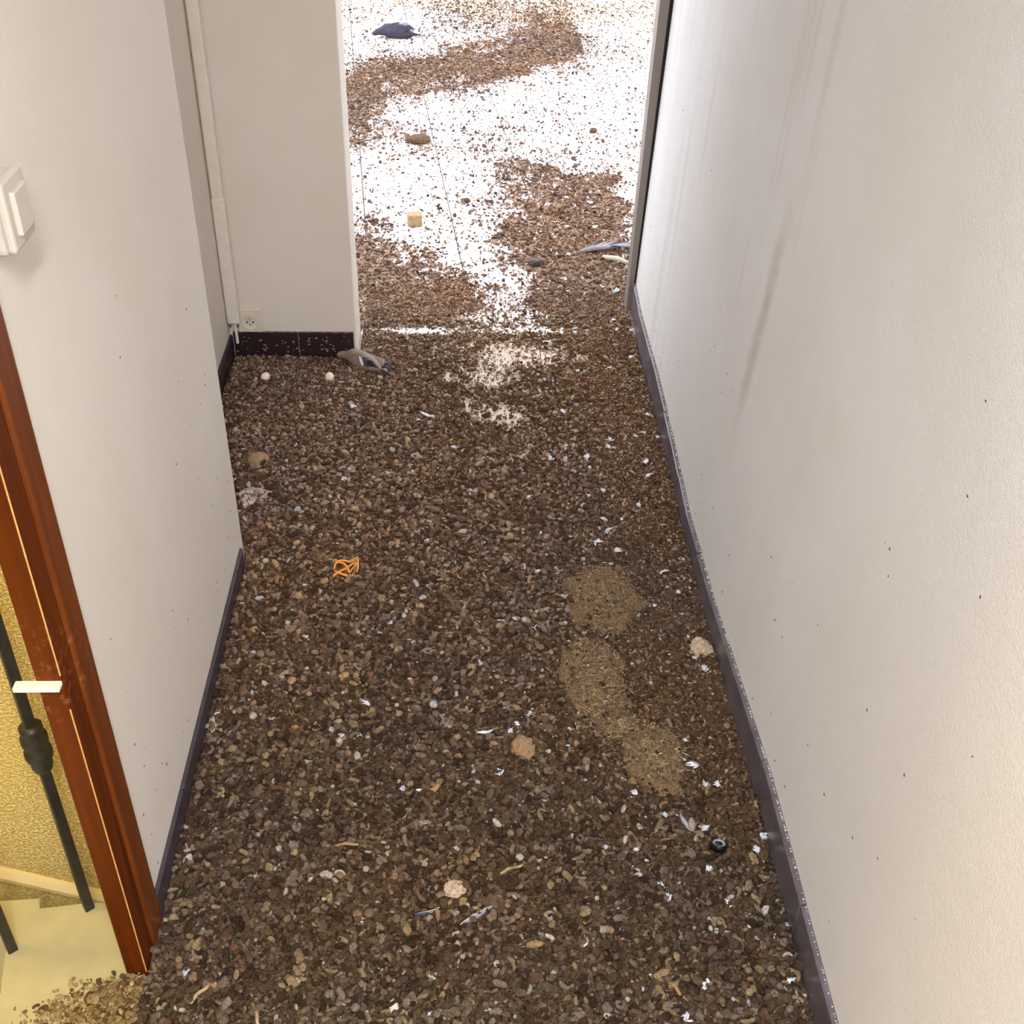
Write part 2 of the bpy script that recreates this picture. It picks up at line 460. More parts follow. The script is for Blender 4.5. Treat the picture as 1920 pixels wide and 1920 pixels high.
st = prism('stair_step', [(-1.5, 0.2), (-0.70, 0.2), (-0.74, 0.8), (-0.76, 1.07), (-0.79, 1.22), (-0.94, 1.27), (-1.5, 1.28)], -0.42, -0.24, M['step'], None, 0.004)
struct(st, 'pale lower stair step beside the landing', 'step')

# stairwell ceiling lamp (its warm light colours the landing)
lamp = empty('hanging_lamp', (-1.02, 1.22, 1.62)); tag(lamp, 'hanging stairwell lamp with a warm bulb', 'lamp')
bm = bmesh.new(); tube(bm, [(0, 0, 0), (0, 0, 0.98)], 0.004, 6); link_mesh('cord', bm_mesh('cord', bm), M['plastic'], lamp)
bm = bmesh.new(); lathe(bm, [(0.02, -0.03), (0.09, -0.03), (0.10, 0.0), (0.02, 0.0)]); link_mesh('lamp_base', bm_mesh('lamp_base', bm), M['plastic'], lamp)
bm = bmesh.new(); bmesh.ops.create_uvsphere(bm, u_segments=16, v_segments=10, radius=0.035)
t = NT('warm bulb'); t.b.inputs['Emission Color'].default_value = (1, 0.66, 0.26, 1); t.b.inputs['Emission Strength'].default_value = 12
bulb = link_mesh('bulb', bm_mesh('bulb', bm), t.out((0.9, 0.8, 0.6, 1), 0.4), lamp); bulb.location = (0, 0, -0.075)
pl = bpy.data.lights.new('lamp_light', 'POINT'); pl.energy = 18; pl.color = (1, 0.66, 0.14); pl.shadow_soft_size = 0.06
po = bpy.data.objects.new('lamp_light', pl); C.objects.link(po); po.parent = lamp; po.location = (0, 0, -0.19)

# added tube lamp, unseen on the ceiling, to brighten the near corridor
tl = empty('tube_lamp', (0.02, -0.40, 2.6)); tag(tl, 'added unseen tube lamp on the corridor ceiling above the viewer', 'lamp')
boxobj('housing', -0.06, 0.06, -0.62, 0.62, -0.05, 0.0, M['plastic'], tl, 0.006)
t = NT('added glowing tube'); t.b.inputs['Emission Color'].default_value = (0.97, 0.98, 1.0, 1); t.b.inputs['Emission Strength'].default_value = 6
bm = bmesh.new(); tube(bm, [(0, -0.58, -0.068), (0, 0.58, -0.068)], 0.013, 12); link_mesh('tube', bm_mesh('tube', bm), t.out((0.9, 0.9, 0.9, 1), 0.4), tl)
tlight = area('added_tube_light', (0, 0, -0.09), (0, 0, 0), 0.10, 1.16, 88, (0.97, 0.98, 1.0)); tlight.parent = tl

# ------------------------------------------------------------------ skirting
SK_T = 0.085
br = empty('baseboard_right', (0, 0, 0)); struct(br, 'plum glazed skirting tiles along the right wall', 'baseboard')
yj = [0.25 + k * 0.335 - 0.055 for k in range(11)] + [3.752]
for a, b in zip(yj[:-1], yj[1:]):
    if b - a < 0.02: continue
    ys = [a + 0.0015] + [p[0] for p in RW if a + 0.01 < p[0] < b - 0.01] + [b - 0.0015]
    V = []; Fc = []
    j1, j2 = random.uniform(-.0015, .0015), random.uniform(-.0025, .0025)
    for y in ys:
        x = rwx(y) + j1
        V += [(x + 0.01, y, FZ), (x - 0.008, y, FZ), (x - 0.008, y, SK_T - 0.003 + j2), (x - 0.005, y, SK_T + j2), (x + 0.01, y, SK_T + j2)]
    for i in range(len(ys) - 1):
        for k in range(5): Fc.append((i * 5 + k, i * 5 + (k + 1) % 5, (i + 1) * 5 + (k + 1) % 5, (i + 1) * 5 + k))
    Fc.append(tuple(range(5))[::-1]); Fc.append(tuple(range(len(V) - 5, len(V))))
    link_mesh('skirting_tile', mesh_of('skirting_tile', V, Fc), M['skirt_r'], br)
# crumbling plaster bead above the right skirting
bm = bmesh.new()
for y in np.arange(0.85, 3.72, 0.006):
    if random.random() < 0.75:
        s = random.uniform(0.0008, 0.0026)
        r = bmesh.ops.create_icosphere(bm, subdivisions=1, radius=s)
        bmesh.ops.translate(bm, vec=(rwx(y) - 0.0015, y, SK_T + random.uniform(0, 0.004)), verts=r['verts'])
tag(link_mesh('plaster_crumbs', bm_mesh('plaster_crumbs', bm), M['pale'], br), kind='stuff')
bl = empty('baseboard_left'); struct(bl, 'dark plum skirting along the left wall beyond the post', 'baseboard')
for a, b in ((1.258, 1.50), (1.50, 1.835), (1.835, 2.17), (2.17, 2.262)):
    boxobj('skirting_tile', -0.553, -0.544, a + .001, b - .001, FZ, 0.060, M['skirt_l_shaded'], bl, 0.0015, 1)
ba = empty('baseboard_alcove'); struct(ba, 'dark plum skirting in the alcove left of the socket', 'baseboard')
for a, b in ((2.303, 2.60), (2.60, 2.935), (2.935, 3.27), (3.27, 3.383)):
    boxobj('skirting_tile', -0.756, -0.746, a + .001, b - .001, FZ, 0.062, M['skirt_d'], ba, 0.0015, 1)
bf = empty('baseboard_far'); struct(bf, 'dark plum skirting under the wall socket', 'baseboard')
for a, b in ((-0.746, -0.534), (-0.534, -0.352)):
    boxobj('skirting_tile', a + .001, b - .001, 3.383, 3.394, FZ, 0.070, M['skirt_d'], bf, 0.0015, 1)

bm = bmesh.new()
for k in range(90):
    s = random.uniform(0.0014, 0.0042); r = bmesh.ops.create_icosphere(bm, subdivisions=1, radius=s)
    top = random.random() < .4
    bmesh.ops.scale(bm, vec=(1.3, .7, .8), verts=r['verts'])
    bmesh.ops.translate(bm, vec=(random.uniform(-.742, -.36), 3.3815 if not top else random.uniform(3.384, 3.390), 0.0705 if top else random.uniform(0.0, .06) ** 1.0), verts=r['verts'])
tag(link_mesh('dirt_specks', bm_mesh('dirt_specks', bm), M['pig_a'], bf), kind='stuff')

# ------------------------------------------------------------------ terrace doorway
d1 = empty('door_1', (0.61, 3.78, FZ)); struct(d1, 'grey aluminium door jamb at the terrace doorway', 'door')
def slab4(name, xa0, xa1, xb0, xb1, y0, y1, z1, mat, parent):
    V = [(xa0, y0, 0), (xb0, y0, 0), (xb0, y1, 0), (xa0, y1, 0), (xa1, y0, z1), (xb1, y0, z1), (xb1, y1, z1), (xa1, y1, z1)]
    return link_mesh(name, mesh_of(name, V, [(3, 2, 1, 0), (4, 5, 6, 7), (0, 1, 5, 4), (1, 2, 6, 5), (2, 3, 7, 6), (3, 0, 4, 7)]), mat, parent)
slab4('jamb', -0.010, 0.023, 0.007, 0.070, -0.026, 0.04, 2.28, M['alu'], d1)
slab4('dark_strip', 0.0065, 0.069, 0.060, 0.13, -0.018, 0.035, 2.28, M['dark_strip'], d1)
boxobj('head_frame', -0.94, 0.10, -0.01, 0.03, 2.245, 2.29, M['alu'], d1)
boxobj('door_sill', -0.955, 0.02, -0.215, -0.048, -0.02, 0.0015, M['sill'], d1, 0.001)

# ------------------------------------------------------------------ wooden door post on the left
dp = empty('door_post', (-0.565, 1.20, FZ)); tag(dp, 'mahogany door post at the near end of the left wall', 'door post')
# parts are modelled around the post's base
boxobj('jamb', -0.019, 0.017, -0.055, -0.005, 0, 2.3, M['wood_j'], dp, 0.003, 2)
boxobj('casing', -0.017, 0.021, -0.001, 0.058, 0, 2.3, M['wood'], dp, 0.006, 3)
boxobj('groove', -0.017, 0.008, -0.006, 0.001, 0, 2.3, M['wood_d'], dp)
bm = bmesh.new()
box(bm, 0.0155, 0.0178, -0.0562, -0.0535, 0.03, 0.685, 0.001, 1)
link_mesh('gold_edge', bm_mesh('gold_edge', bm), M['wood_edge'], dp)
bm = bmesh.new(); box(bm, 0.0155, 0.0178, -0.0562, -0.0535, 0.75, 2.28, 0.001, 1)
link_mesh('gold_edge', bm_mesh('gold_edge', bm), M['wood_edge'], dp)
bm = bmesh.new(); box(bm, -0.046, 0.017, -0.071, -0.0545, 0.734, 0.7415, 0.0015, 2)
sp = link_mesh('strike_bar', bm_mesh('strike_bar', bm), M['brass'], dp); tag(sp, 'cream horizontal strike bar')

# ------------------------------------------------------------------ iron stair railing
rl = empty('stair_railing', (-0.683, 1.280, -0.004)); tag(rl, 'dark iron stair railing on the landing edge', 'railing')
def baluster(dx, dy, rz):
    bm = bmesh.new(); box(bm, -0.0085, 0.0085, -0.0085, 0.0085, -0.002, 0.96, 0.0012, 1)
    b = link_mesh('baluster', bm_mesh('baluster', bm), M['iron'], rl); b.location = (dx, dy, 0); b.rotation_euler = (0, 0, rz)
    bm = bmesh.new()
    lathe(bm, [(0.010, 0.375), (0.015, 0.382), (0.0175, 0.392), (0.017, 0.405), (0.0215, 0.411), (0.0225, 0.420), (0.0215, 0.428), (0.018, 0.434), (0.0215, 0.446), (0.0215, 0.458), (0.0165, 0.470), (0.0185, 0.474), (0.0185, 0.480), (0.010, 0.485)], n=18)
    link_mesh('collar', bm_mesh('collar', bm), M['iron'], b, True)
baluster(0.0, 0.0, 0.65); baluster(-0.113, -0.083, 0.65)
bm = bmesh.new(); tube(bm, [(0.02, 0.015, 0.965), (-0.113, -0.083, 0.965), (-0.40, -0.30, 0.90)], 0.018, 10)
link_mesh('handrail', bm_mesh('handrail', bm), M['iron'], rl)

# ------------------------------------------------------------------ socket, switch, conduit
so = empty('wall_socket', (-0.684, 3.392, 0.114)); tag(so, 'ivory round socket on the return wall above the dark skirting', 'socket')
boxobj('plate', -0.040, 0.040, -0.012, 0.0, -0.042, 0.042, M['plastic'], so, 0.004, 3)
bm = bmesh.new(); lathe(bm, [(0.0262, -0.002), (0.0262, 0.004), (0.0235, 0.004), (0.0215, -0.0015), (0.001, -0.0015)], n=28)
ins = link_mesh('insert', bm_mesh('insert', bm), M['plastic_d'], so, False); ins.rotation_euler = (math.radians(90), 0, 0); ins.location = (0, -0.0125, -0.004)
for hx, hz in ((-0.0095, -0.001), (0.0095, -0.001)):
    bm = bmesh.new(); lathe(bm, [(0.0032, 0), (0.0032, 0.0012)], n=12)
    h = link_mesh('pin_hole', bm_mesh('pin_hole', bm), M['hole'], ins); h.location = (hx, hz, -0.0012)
bm = bmesh.new(); lathe(bm, [(0.0026, 0), (0.0026, 0.008), (0.0012, 0.010)], n=12)
h = link_mesh('earth_pin', bm_mesh('earth_pin', bm), M['chrome'], ins); h.location = (0, 0.011, -0.001)
bm = bmesh.new(); lathe(bm, [(0.0024, 0), (0.0024, 0.0012)], n=10)
h = link_mesh('screw_hole', bm_mesh('screw_hole', bm), M['hole'], ins); h.location = (0, -0.010, -0.0012)

sw = empty('light_switch', (-0.552, 1.306, 1.325)); tag(sw, 'ivory surface switch box high on the left wall', 'switch')
boxobj('back_box', 0.0, 0.030, -0.040, 0.040, -0.048, 0.036, M['switch'], sw, 0.009, 3)
boxobj('cover_plate', 0.028, 0.040, -0.046, 0.028, -0.040, 0.044, M['switch'], sw, 0.004, 2)
boxobj('rocker', 0.038, 0.046, -0.030, 0.014, -0.024, 0.028, M['switch'], sw, 0.002, 2)

cd = empty('wall_conduit', (-0.735, 3.372, 0.112)); tag(cd, 'cream painted conduit running up the alcove corner', 'conduit')
boxobj('conduit', -0.016, 0.020, -0.014, 0.018, 0.0, 2.48, M['pipe'], cd, 0.006, 3)
boxobj('joint_sleeve', -0.018, 0.022, -0.016, 0.018, 0.0, 0.42, M['pipe'], cd, 0.006, 3)
boxobj('gap_shadow_strip', -0.0205, -0.016, -0.006, 0.012, 0.0, 2.48, M['pipe_gap'], cd)
bm = bmesh.new(); tube(bm, [(0.004, 0.0, 0.012), (0.004, 0.0, -0.075)], 0.005, 8)
link_mesh('cable_tail', bm_mesh('cable_tail', bm), M['pipe'], cd)
bm = bmesh.new()
for sx in (-0.012, 0.012):
    r = bmesh.ops.create_icosphere(bm, subdivisions=2, radius=0.0042); bmesh.ops.translate(bm, vec=(sx, -0.004, -0.012), verts=r['verts'])
link_mesh('fixing_nails', bm_mesh('fixing_nails', bm), M['speck'], cd)

# brown specks spattered on the walls
def specks(name, parent, pts, axis):
    bm = bmesh.new()
    for p in pts:
        s = random.uniform(0.0012, 0.0030)
        r = bmesh.ops.create_icosphere(bm, subdivisions=1, radius=s)
        sc = [0.35 if k == axis else random.uniform(.7, 1.4) for k in range(3)]
        bmesh.ops.scale(bm, vec=sc, verts=r['verts']); bmesh.ops.translate(bm, vec=p, verts=r['verts'])
    o = link_mesh(name, bm_mesh(name, bm), M['speck'], parent); tag(o, kind='stuff')
pts = []
for k in range(46):
    z = abs(random.gauss(0, 0.35)) + 0.03; pts.append((-0.552, random.uniform(1.30, 2.28), z))
pts += [(-0.552, 1.70, 1.02), (-0.552, 1.66, 0.93), (-0.552, 2.18, 0.6)]
specks('dirt_specks', wl, pts, 0)
pts = []
for k in range(60):
    z = abs(random.gauss(0, 0.4)) + 0.1; y = random.uniform(0.9, 3.6); pts.append((rwx(y) + LEAN * z, y, z))
for y, z in ((1.20, 1.13), (1.10, 1.22), (1.32, 0.80), (1.05, 0.42)): pts.append((rwx(y) + LEAN * z, y, z))
specks('dirt_specks', wr, pts, 0)

# ------------------------------------------------------------------ the droppings
POLY = {
    'band' : [(-0.66, 6.49), (-0.62, 6.73), (-0.52, 7.04), (-0.18, 7.12), (0.13, 7.26), (0.3, 7.6), (0.45, 7.93), (0.67, 8.01), (0.8, 7.72), (0.84, 7.35), (0.76, 7.07), (0.58, 6.8), (0.28, 6.8), (0.14, 6.43), (-0.11, 6.39), (-0.3, 6.41), (-0.39, 6.21), (-0.42, 5.83), (-0.45, 5.59), (-0.58, 5.53)] ,
    'upright' : [(0.84, 7.35), (1.18, 7.37), (1.14, 7.09), (0.79, 6.81), (0.58, 6.8)] ,
    'clump' : [(-0.29, 5.7), (-0.17, 5.81), (-0.15, 5.65), (-0.2, 5.5), (-0.27, 5.47)] ,
    'arc' : [(-0.03, 5.43), (0.04, 5.58), (0.17, 5.71), (0.29, 5.57), (0.28, 5.41), (0.2, 5.56), (0.1, 5.48), (0.06, 5.33), (-0.01, 5.28)] ,
    'right' : [(0.28, 5.41), (0.42, 5.35), (0.46, 5.21), (0.55, 5.19), (0.68, 5.12), (0.8, 5.01), (0.66, 3.5), (0.34, 3.5), (0.34, 3.84), (0.27, 4.03), (0.16, 4.18), (0.12, 4.42), (0.15, 4.68), (0.33, 4.85), (0.37, 4.98), (0.18, 5.06), (0.27, 5.25)] ,
    'lleft' : [(-0.9, 4.75), (-0.47, 4.66), (-0.37, 4.63), (-0.32, 4.5), (-0.32, 4.28), (-0.11, 4.2), (-0.02, 4.03), (0.07, 3.83), (0.11, 3.5), (-0.9, 3.5)] ,
    'rstreak' : [(0.07, 4.99), (0.22, 5.08), (0.29, 4.95), (0.13, 4.86)] ,
    'mid' : [(-0.16, 4.65), (-0.08, 4.7), (0.13, 4.68), (0.12, 4.49), (-0.07, 4.54)] ,
    'top' : [(-0.53, 8.44), (1.39, 8.59), (1.35, 8.28), (1.03, 8.01), (0.61, 7.98), (-0.03, 7.84), (-0.3, 8.3)] ,
    'topline' : [(-0.13, 7.98), (0.31, 7.96), (0.3, 7.65), (-0.12, 7.41), (-0.19, 7.7)] ,
    'left2' : [(-1.1, 6.7), (-0.50, 6.5), (-0.30, 6.3), (-0.36, 5.75), (-0.40, 5.45), (-1.1, 5.35)] ,
}
PD = {'band': 0.92, 'upright': 0.5, 'clump': 0.9, 'arc': 0.6, 'right': 0.95, 'lleft': 0.93, 'rstreak': 0.6, 'mid': 0.45, 'top': 0.5, 'topline': 0.45, 'left2': 0.88}
def inpoly(x, y, poly):
    r = np.zeros(x.shape, bool); n = len(poly)
    for i in range(n):
        x1, y1 = poly[i]; x2, y2 = poly[(i + 1) % n]
        if y1 == y2: continue
        c = ((y1 > y) != (y2 > y)) & (x < (x2 - x1) * (y - y1) / (y2 - y1) + x1)
        r ^= c
    return r
HOLES = [(0.12, 3.03, 0.16, 0.12, 0.70), (0.02, 3.10, 0.14, 0.12, 0.54), (0.19, 3.42, 0.25, 0.14, 0.74), (0.08, 3.26, 0.20, 0.14, 0.64), (0.12, 3.72, 0.20, 0.12, 0.76), (0.24, 3.18, 0.16, 0.12, 0.40),
         (-0.15, 3.59, 0.18, 0.04, 0.85), (0.22, 3.60, 0.20, 0.04, 0.80), (0.03, 3.50, 0.18, 0.1, 0.46), (-0.575, 2.602, 0.055, 0.055, 1.3), (-0.60, 2.53, 0.04, 0.02, 1.0)]
def dens(x, y):
    """share of the floor that lies under droppings"""
    d = np.zeros(x.shape); K = 7
    for k in range(K):
        g = 13.7 * k
        jx = (fbm(x + 3, y, 4, 3) - 0.5) * 0.30 + (fbm(x + 9 + g, y * .6, 16, 3) - 0.5) * 0.46
        jy = (fbm(x, y + 5, 4, 3) - 0.5) * 0.45 + (fbm(x * .6, y + 9 + g, 14, 3) - 0.5) * 0.85
        e = np.full(x.shape, 0.16)
        for nm, pl_ in POLY.items():
            e = np.where(inpoly(x + jx, y + jy, pl_), np.maximum(e, PD[nm]), e)
        d += e / K
    d = np.where((y > 3.95) & (x > 0.75), np.maximum(d * 0.6, 0.15), d)
    sub = np.zeros(x.shape)
    for hx, hy, sx, sy, a in HOLES:
        sub = np.maximum(sub, a * np.exp(-(((x - hx) / sx) ** 2 + ((y - hy) / sy) ** 2)))
    cor = 1 - sub
    w = np.clip((y - 3.60) / 0.28, 0, 1)
    return np.clip(cor * (1 - w) + d * w, 0.0, 1)
def thick(x, y):
    t = np.interp(y, [0, 1.4, 2.4, 2.9, 3.3, 3.6, 3.9, 12], [0.028, 0.030, 0.030, 0.024, 0.016, 0.009, 0.006, 0.006])
    t = t + 0.030 * np.exp(-(((x - 0.56) / 0.13) ** 2 + ((y - 2.3) / 0.40) ** 2))      # heaped against the right wall
    t = t - 0.010 * np.exp(-(((x - 0.58) / 0.10) ** 2 + ((y - 1.35) / 0.35) ** 2))
    t = t + 0.010 * np.exp(-(((x + 0.62) / 0.2) ** 2 + ((y - 3.2) / 0.25) ** 2))       # alcove corner
    t = t + 0.012 * np.exp(-(((x + 0.52) / 0.08) ** 2 + ((y - 1.9) / 0.5) ** 2))
    return t
def hfun(x, y):
    """height of the trodden layer"""
    x = np.asarray(x, float); y = np.asarray(y, float)
    d = dens(x, y); n = fbm(x, y, 9, 4); n2 = fbm(x + 5, y + 3, 45, 3)
    t = thick(x, y)
    n3 = fbm(x + 2, y + 8, 90, 3)
    cover = np.clip((d - np.where(y > 3.8, 0.62, 0.52) + (n2 - 0.5) * 0.9 + (n3 - 0.5) * 0.9) * 3.5, -0.5, 1)
    h = t * cover + (n - 0.5) * 0.022 * np.clip(t / 0.03, 0.1, 1) * (d > 0.6) + (n2 - 0.5) * 0.008 * np.clip(t / 0.03, 0.25, 1)
    return FZ - 0.0022 + h - 0.002 * (t > .012)
def zat(x, y): return float(max(hfun(np.array([x]), np.array([y]))[0], FZ))

def grid(name, x0, x1, y0, y1, st, mat, keep=None, label=None):
    xs = np.arange(x0, x1 + st / 2, st); ys = np.arange(y0, y1 + st / 2, st)
    X, Y = np.meshgrid(xs, ys, indexing='ij'); Z = hfun(X, Y)
    if keep is not None: Z = np.where(keep(X, Y), Z, -0.06)
    nx, ny = X.shape
    idx = np.arange(nx * ny).reshape(nx, ny)
    q = np.stack([idx[:-1, :-1], idx[1:, :-1], idx[1:, 1:], idx[:-1, 1:]], -1).reshape(-1, 4)
    zq = Z.reshape(-1)[q].max(1); q = q[zq > FZ - 0.0015]
    me = bpy.data.meshes.new(name)
    me.from_pydata(np.stack([X.ravel(), Y.ravel(), Z.ravel()], 1).tolist(), [], q.tolist())
    bm = bmesh.new(); bm.from_mesh(me)
    bmesh.ops.delete(bm, geom=[v for v in bm.verts if not v.link_faces], context='VERTS')
    bm.to_mesh(me); bm.free()
    o = link_mesh(name, me, mat, None, True)
    tag(o, label, 'droppings', kind='stuff'); return o
grid('droppings_layer', -0.5465, 0.606, 0.86, 3.70, 0.0065, M['crust'], lambda X, Y: ~((X < -0.34) & (Y > 3.385)), 'brown trodden layer of bird droppings covering the corridor floor')
grid('droppings_layer', -0.7480, -0.5465, 2.3095, 3.376, 0.0065, M['crust'], None, 'brown trodden layer of droppings filling the alcove floor')
grid('droppings_layer', -0.9, 1.5, 3.70, 8.7, 0.011, M['crust_t'], lambda X, Y: Y < 20, 'thin brown patches of droppings caked on the terrace tiles')

# ---- lump shapes
def lump(name, seed, sub=2, sq=(1, 1, .7), amp=.28, freq=1.3, kind='blob'):
    r = random.Random(seed); off = Vector((r.uniform(-9, 9), r.uniform(-9, 9), r.uniform(-9, 9)))
    bm = bmesh.new()
    if kind == 'worm':
        a = r.uniform(1.2, 3.4); pts = []; rd = []
        for k in range(8):
            t_ = k / 7 - 0.5; th = t_ * a
            pts.append((math.sin(th) * 1.5 / max(a * .5, .6), (1 - math.cos(th)) * 1.5 / max(a * .5, .6) - .3, r.uniform(-.05, .05)))
            rd.append(0.42 * (1 - (2 * t_) ** 4 * .55) * r.uniform(.85, 1.12))
        tube(bm, pts, rd, 7)
    elif kind == 'coil':
        pts = []; rd = []
        for k in range(13):
            th = k / 12 * r.uniform(5.2, 6.0); pts.append((math.cos(th) * .62, math.sin(th) * .62, k * .02)); rd.append(.36 * r.uniform(.85, 1.15))
        tube(bm, pts, rd, 6)
    elif kind == 'flake':
        n = 7; a0 = [bm.verts.new((math.cos(k * 6.283 / n) * r.uniform(.7, 1.2), math.sin(k * 6.283 / n) * r.uniform(.6, 1.1), -.16 + r.uniform(-.05, .05))) for k in range(n)]
        b0 = [bm.verts.new((v.co.x * .88, v.co.y * .88, .14 + r.uniform(-.08, .08))) for v in a0]
        bm.faces.new(a0[::-1]); cv = bm.verts.new((0, 0, .24))
        for k in range(n):
            bm.faces.new((a0[k], a0[(k + 1) % n], b0[(k + 1) % n], b0[k])); bm.faces.new((b0[k], b0[(k + 1) % n], cv))
    else:
        bmesh.ops.create_icosphere(bm, subdivisions=sub, radius=1)
        if kind == 'twin':
            for v in bm.verts: v.co.x = v.co.x * 1.5; v.co.y *= (1 - .45 * math.exp(-(v.co.x / .35) ** 2))
        for v in bm.verts:
            n_ = mnoise.noise(v.co * freq + off) + .5 * mnoise.noise(v.co * freq * 2.3 + off)
            v.co *= 1 + amp * n_
            v.co = Vector((v.co.x * sq[0], v.co.y * sq[1], v.co.z * sq[2]))
    return bm_mesh(name, bm)
SPEC = [('blob', (1, .85, .7), .30), ('blob', (1.2, .8, .65), .38), ('blob', (.9, .9, .8), .25), ('blob', (1.35, .75, .6), .35), ('twin', (1, .8, .65), .25), ('twin', (.9, .8, .6), .35),
        ('worm', 0, 0), ('worm', 0, 0), ('coil', 0, 0), ('flake', 0, 0), ('flake', 0, 0), ('blob', (1.1, 1.05, .45), .3)]
def variants(tagname, mat, sub):
    out = []
    for i, (k, sq, amp) in enumerate(SPEC):
        me = lump('%s_%d' % (tagname, i), 100 + i * 7, sub, sq or (1, 1, 1), amp, 1.4, k)
        me.materials.append(mat)
        me.polygons.foreach_set('use_smooth', np.full(len(me.polygons), k != 'flake'))
        out.append(me)
    return out
LI = variants('lump', M['litter_i'], 2)
LO = variants('dropping', M['litter_o'], 3)
vcol = bpy.data.collections.new('lump_shapes')        # never linked to the scene: only the shapes the points pick from
for i, me in enumerate(LI):
    o = bpy.data.objects.new('lump_shape_%02d' % i, me); vcol.objects.link(o)

PAL = [(srgb(70, 53, 40), .26), (srgb(96, 77, 60), .30), (srgb(112, 94, 76), .22), (srgb(136, 120, 104), .14), (srgb(156, 132, 100), .09), (srgb(96, 84, 58), .03), (srgb(112, 82, 62), .03), (srgb(196, 186, 174), .025)]
PALT = [(srgb(92, 70, 56), .35), (srgb(116, 92, 76), .35), (srgb(140, 116, 98), .2), (srgb(66, 50, 44), .1)]  # terrace colours, raised further by gain: part of the daylight is painted in
def colours(n, pal, x, y, gain=1.0):
    c = np.array([p[0][:3] for p in pal]); w = np.array([p[1] for p in pal]); w = w / w.sum()
    col = c[rng.choice(len(pal), n, p=w)] * rng.uniform(.75, 1.25, (n, 1)) * gain
    warm = (fbm(x, y, 2.3, 3) - .5)[:, None] * .7 - .09
    col = col * (1 + warm * np.array([[.5, .1, -.45]]))
    dry = np.clip((y - 1.5) / 2.1, 0, 1)[:, None] * (pal is PAL)               # doorway light painted into the colour: paler towards the door
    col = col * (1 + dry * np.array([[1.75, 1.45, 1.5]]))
    return np.clip(np.concatenate([col, np.ones((n, 1))], 1), 0, 1)

def gn_group():
    g = bpy.data.node_groups.new('scatter_lumps', 'GeometryNodeTree')
    g.interface.new_socket('Geometry', in_out='INPUT', socket_type='NodeSocketGeometry')
    g.interface.new_socket('Geometry', in_out='OUTPUT', socket_type='NodeSocketGeometry')
    N = g.nodes; L = g.links
    gi = N.new('NodeGroupInput'); go = N.new('NodeGroupOutput')
    ci = N.new('GeometryNodeCollectionInfo'); ci.inputs['Collection'].default_value = vcol
    ci.inputs['Separate Children'].default_value = True; ci.inputs['Reset Children'].default_value = True
    ip = N.new('GeometryNodeInstanceOnPoints'); ip.inputs['Pick Instance'].default_value = True
    def attr(nm, ty):
        a = N.new('GeometryNodeInputNamedAttribute'); a.data_type = ty; a.inputs['Name'].default_value = nm
        return a.outputs['Attribute']
    L.new(gi.outputs[0], ip.inputs['Points']); L.new(ci.outputs[0], ip.inputs['Instance'])
    L.new(attr('idx', 'INT'), ip.inputs['Instance Index'])
    er = N.new('FunctionNodeEulerToRotation'); L.new(attr('rot', 'FLOAT_VECTOR'), er.inputs[0]); L.new(er.outputs[0], ip.inputs['Rotation'])
    L.new(attr('scl', 'FLOAT_VECTOR'), ip.inputs['Scale']); L.new(ip.outputs[0], go.inputs[0])
    return g
GN = gn_group()
def scatter(name, x, y, z, rad, col, idx, label, rotx=1.0):
    n = len(x); me = bpy.data.meshes.new(name)
    me.vertices.add(n); me.vertices.foreach_set('co', np.stack([x, y, z], 1).astype(np.float32).ravel())
    a = me.attributes.new('idx', 'INT', 'POINT'); a.data.foreach_set('value', idx.astype(np.int32))
    a = me.attributes.new('rot', 'FLOAT_VECTOR', 'POINT')
    rot = np.stack([rng.normal(0, .45 * rotx, n), rng.normal(0, .45 * rotx, n), rng.uniform(0, 6.283, n)], 1)
    a.data.foreach_set('vector', rot.astype(np.float32).ravel())
    a = me.attributes.new('scl', 'FLOAT_VECTOR', 'POINT'); a.data.foreach_set('vector', np.repeat(rad[:, None], 3, 1).astype(np.float32).ravel())
    a = me.attributes.new('col', 'FLOAT_COLOR', 'POINT'); a.data.foreach_set('color', col.astype(np.float32).ravel())
    me.update()
    o = bpy.data.objects.new(name, me); C.objects.link(o)
    md = o.modifiers.new('scatter', 'NODES'); md.node_group = GN
    tag(o, label, 'droppings', kind='stuff'); return o

def allowed(x, y):
    lx = np.where(y < 2.305, -0.542, -0.742); lx = np.where(y < 1.135, -0.575, lx)
    rx = np.interp(y, [p[0] for p in RW], [p[1] for p in RW]) - 0.010
    ok = (x > lx) & (x < rx)
    ok &= ~((y > 3.37) & (x < -0.335) & (y < 3.58))
    return ok
NESTS = [(0.350, 2.130, .100, .135, .040, 2, .55), (0.300, 1.860, .078, .150, .036, 5, .2), (0.412, 1.622, .072, .100, .030, 9, .3), (0.345, 1.715, .060, .060, .014, 13, .0)]
def nesth(x, y):
    z = np.zeros(np.shape(x))
    for a, b, rx, ry, h, s, hol in NESTS:
        u = (x - a) / rx; w = (y - b) / ry; e = np.hypot(u, w)
        z = np.maximum(z, h * np.clip(1 - e ** 2.6, 0, None) * (1 - hol * np.exp(-((u - .15) ** 2 + (w - .25) ** 2) / .10)))
    return z
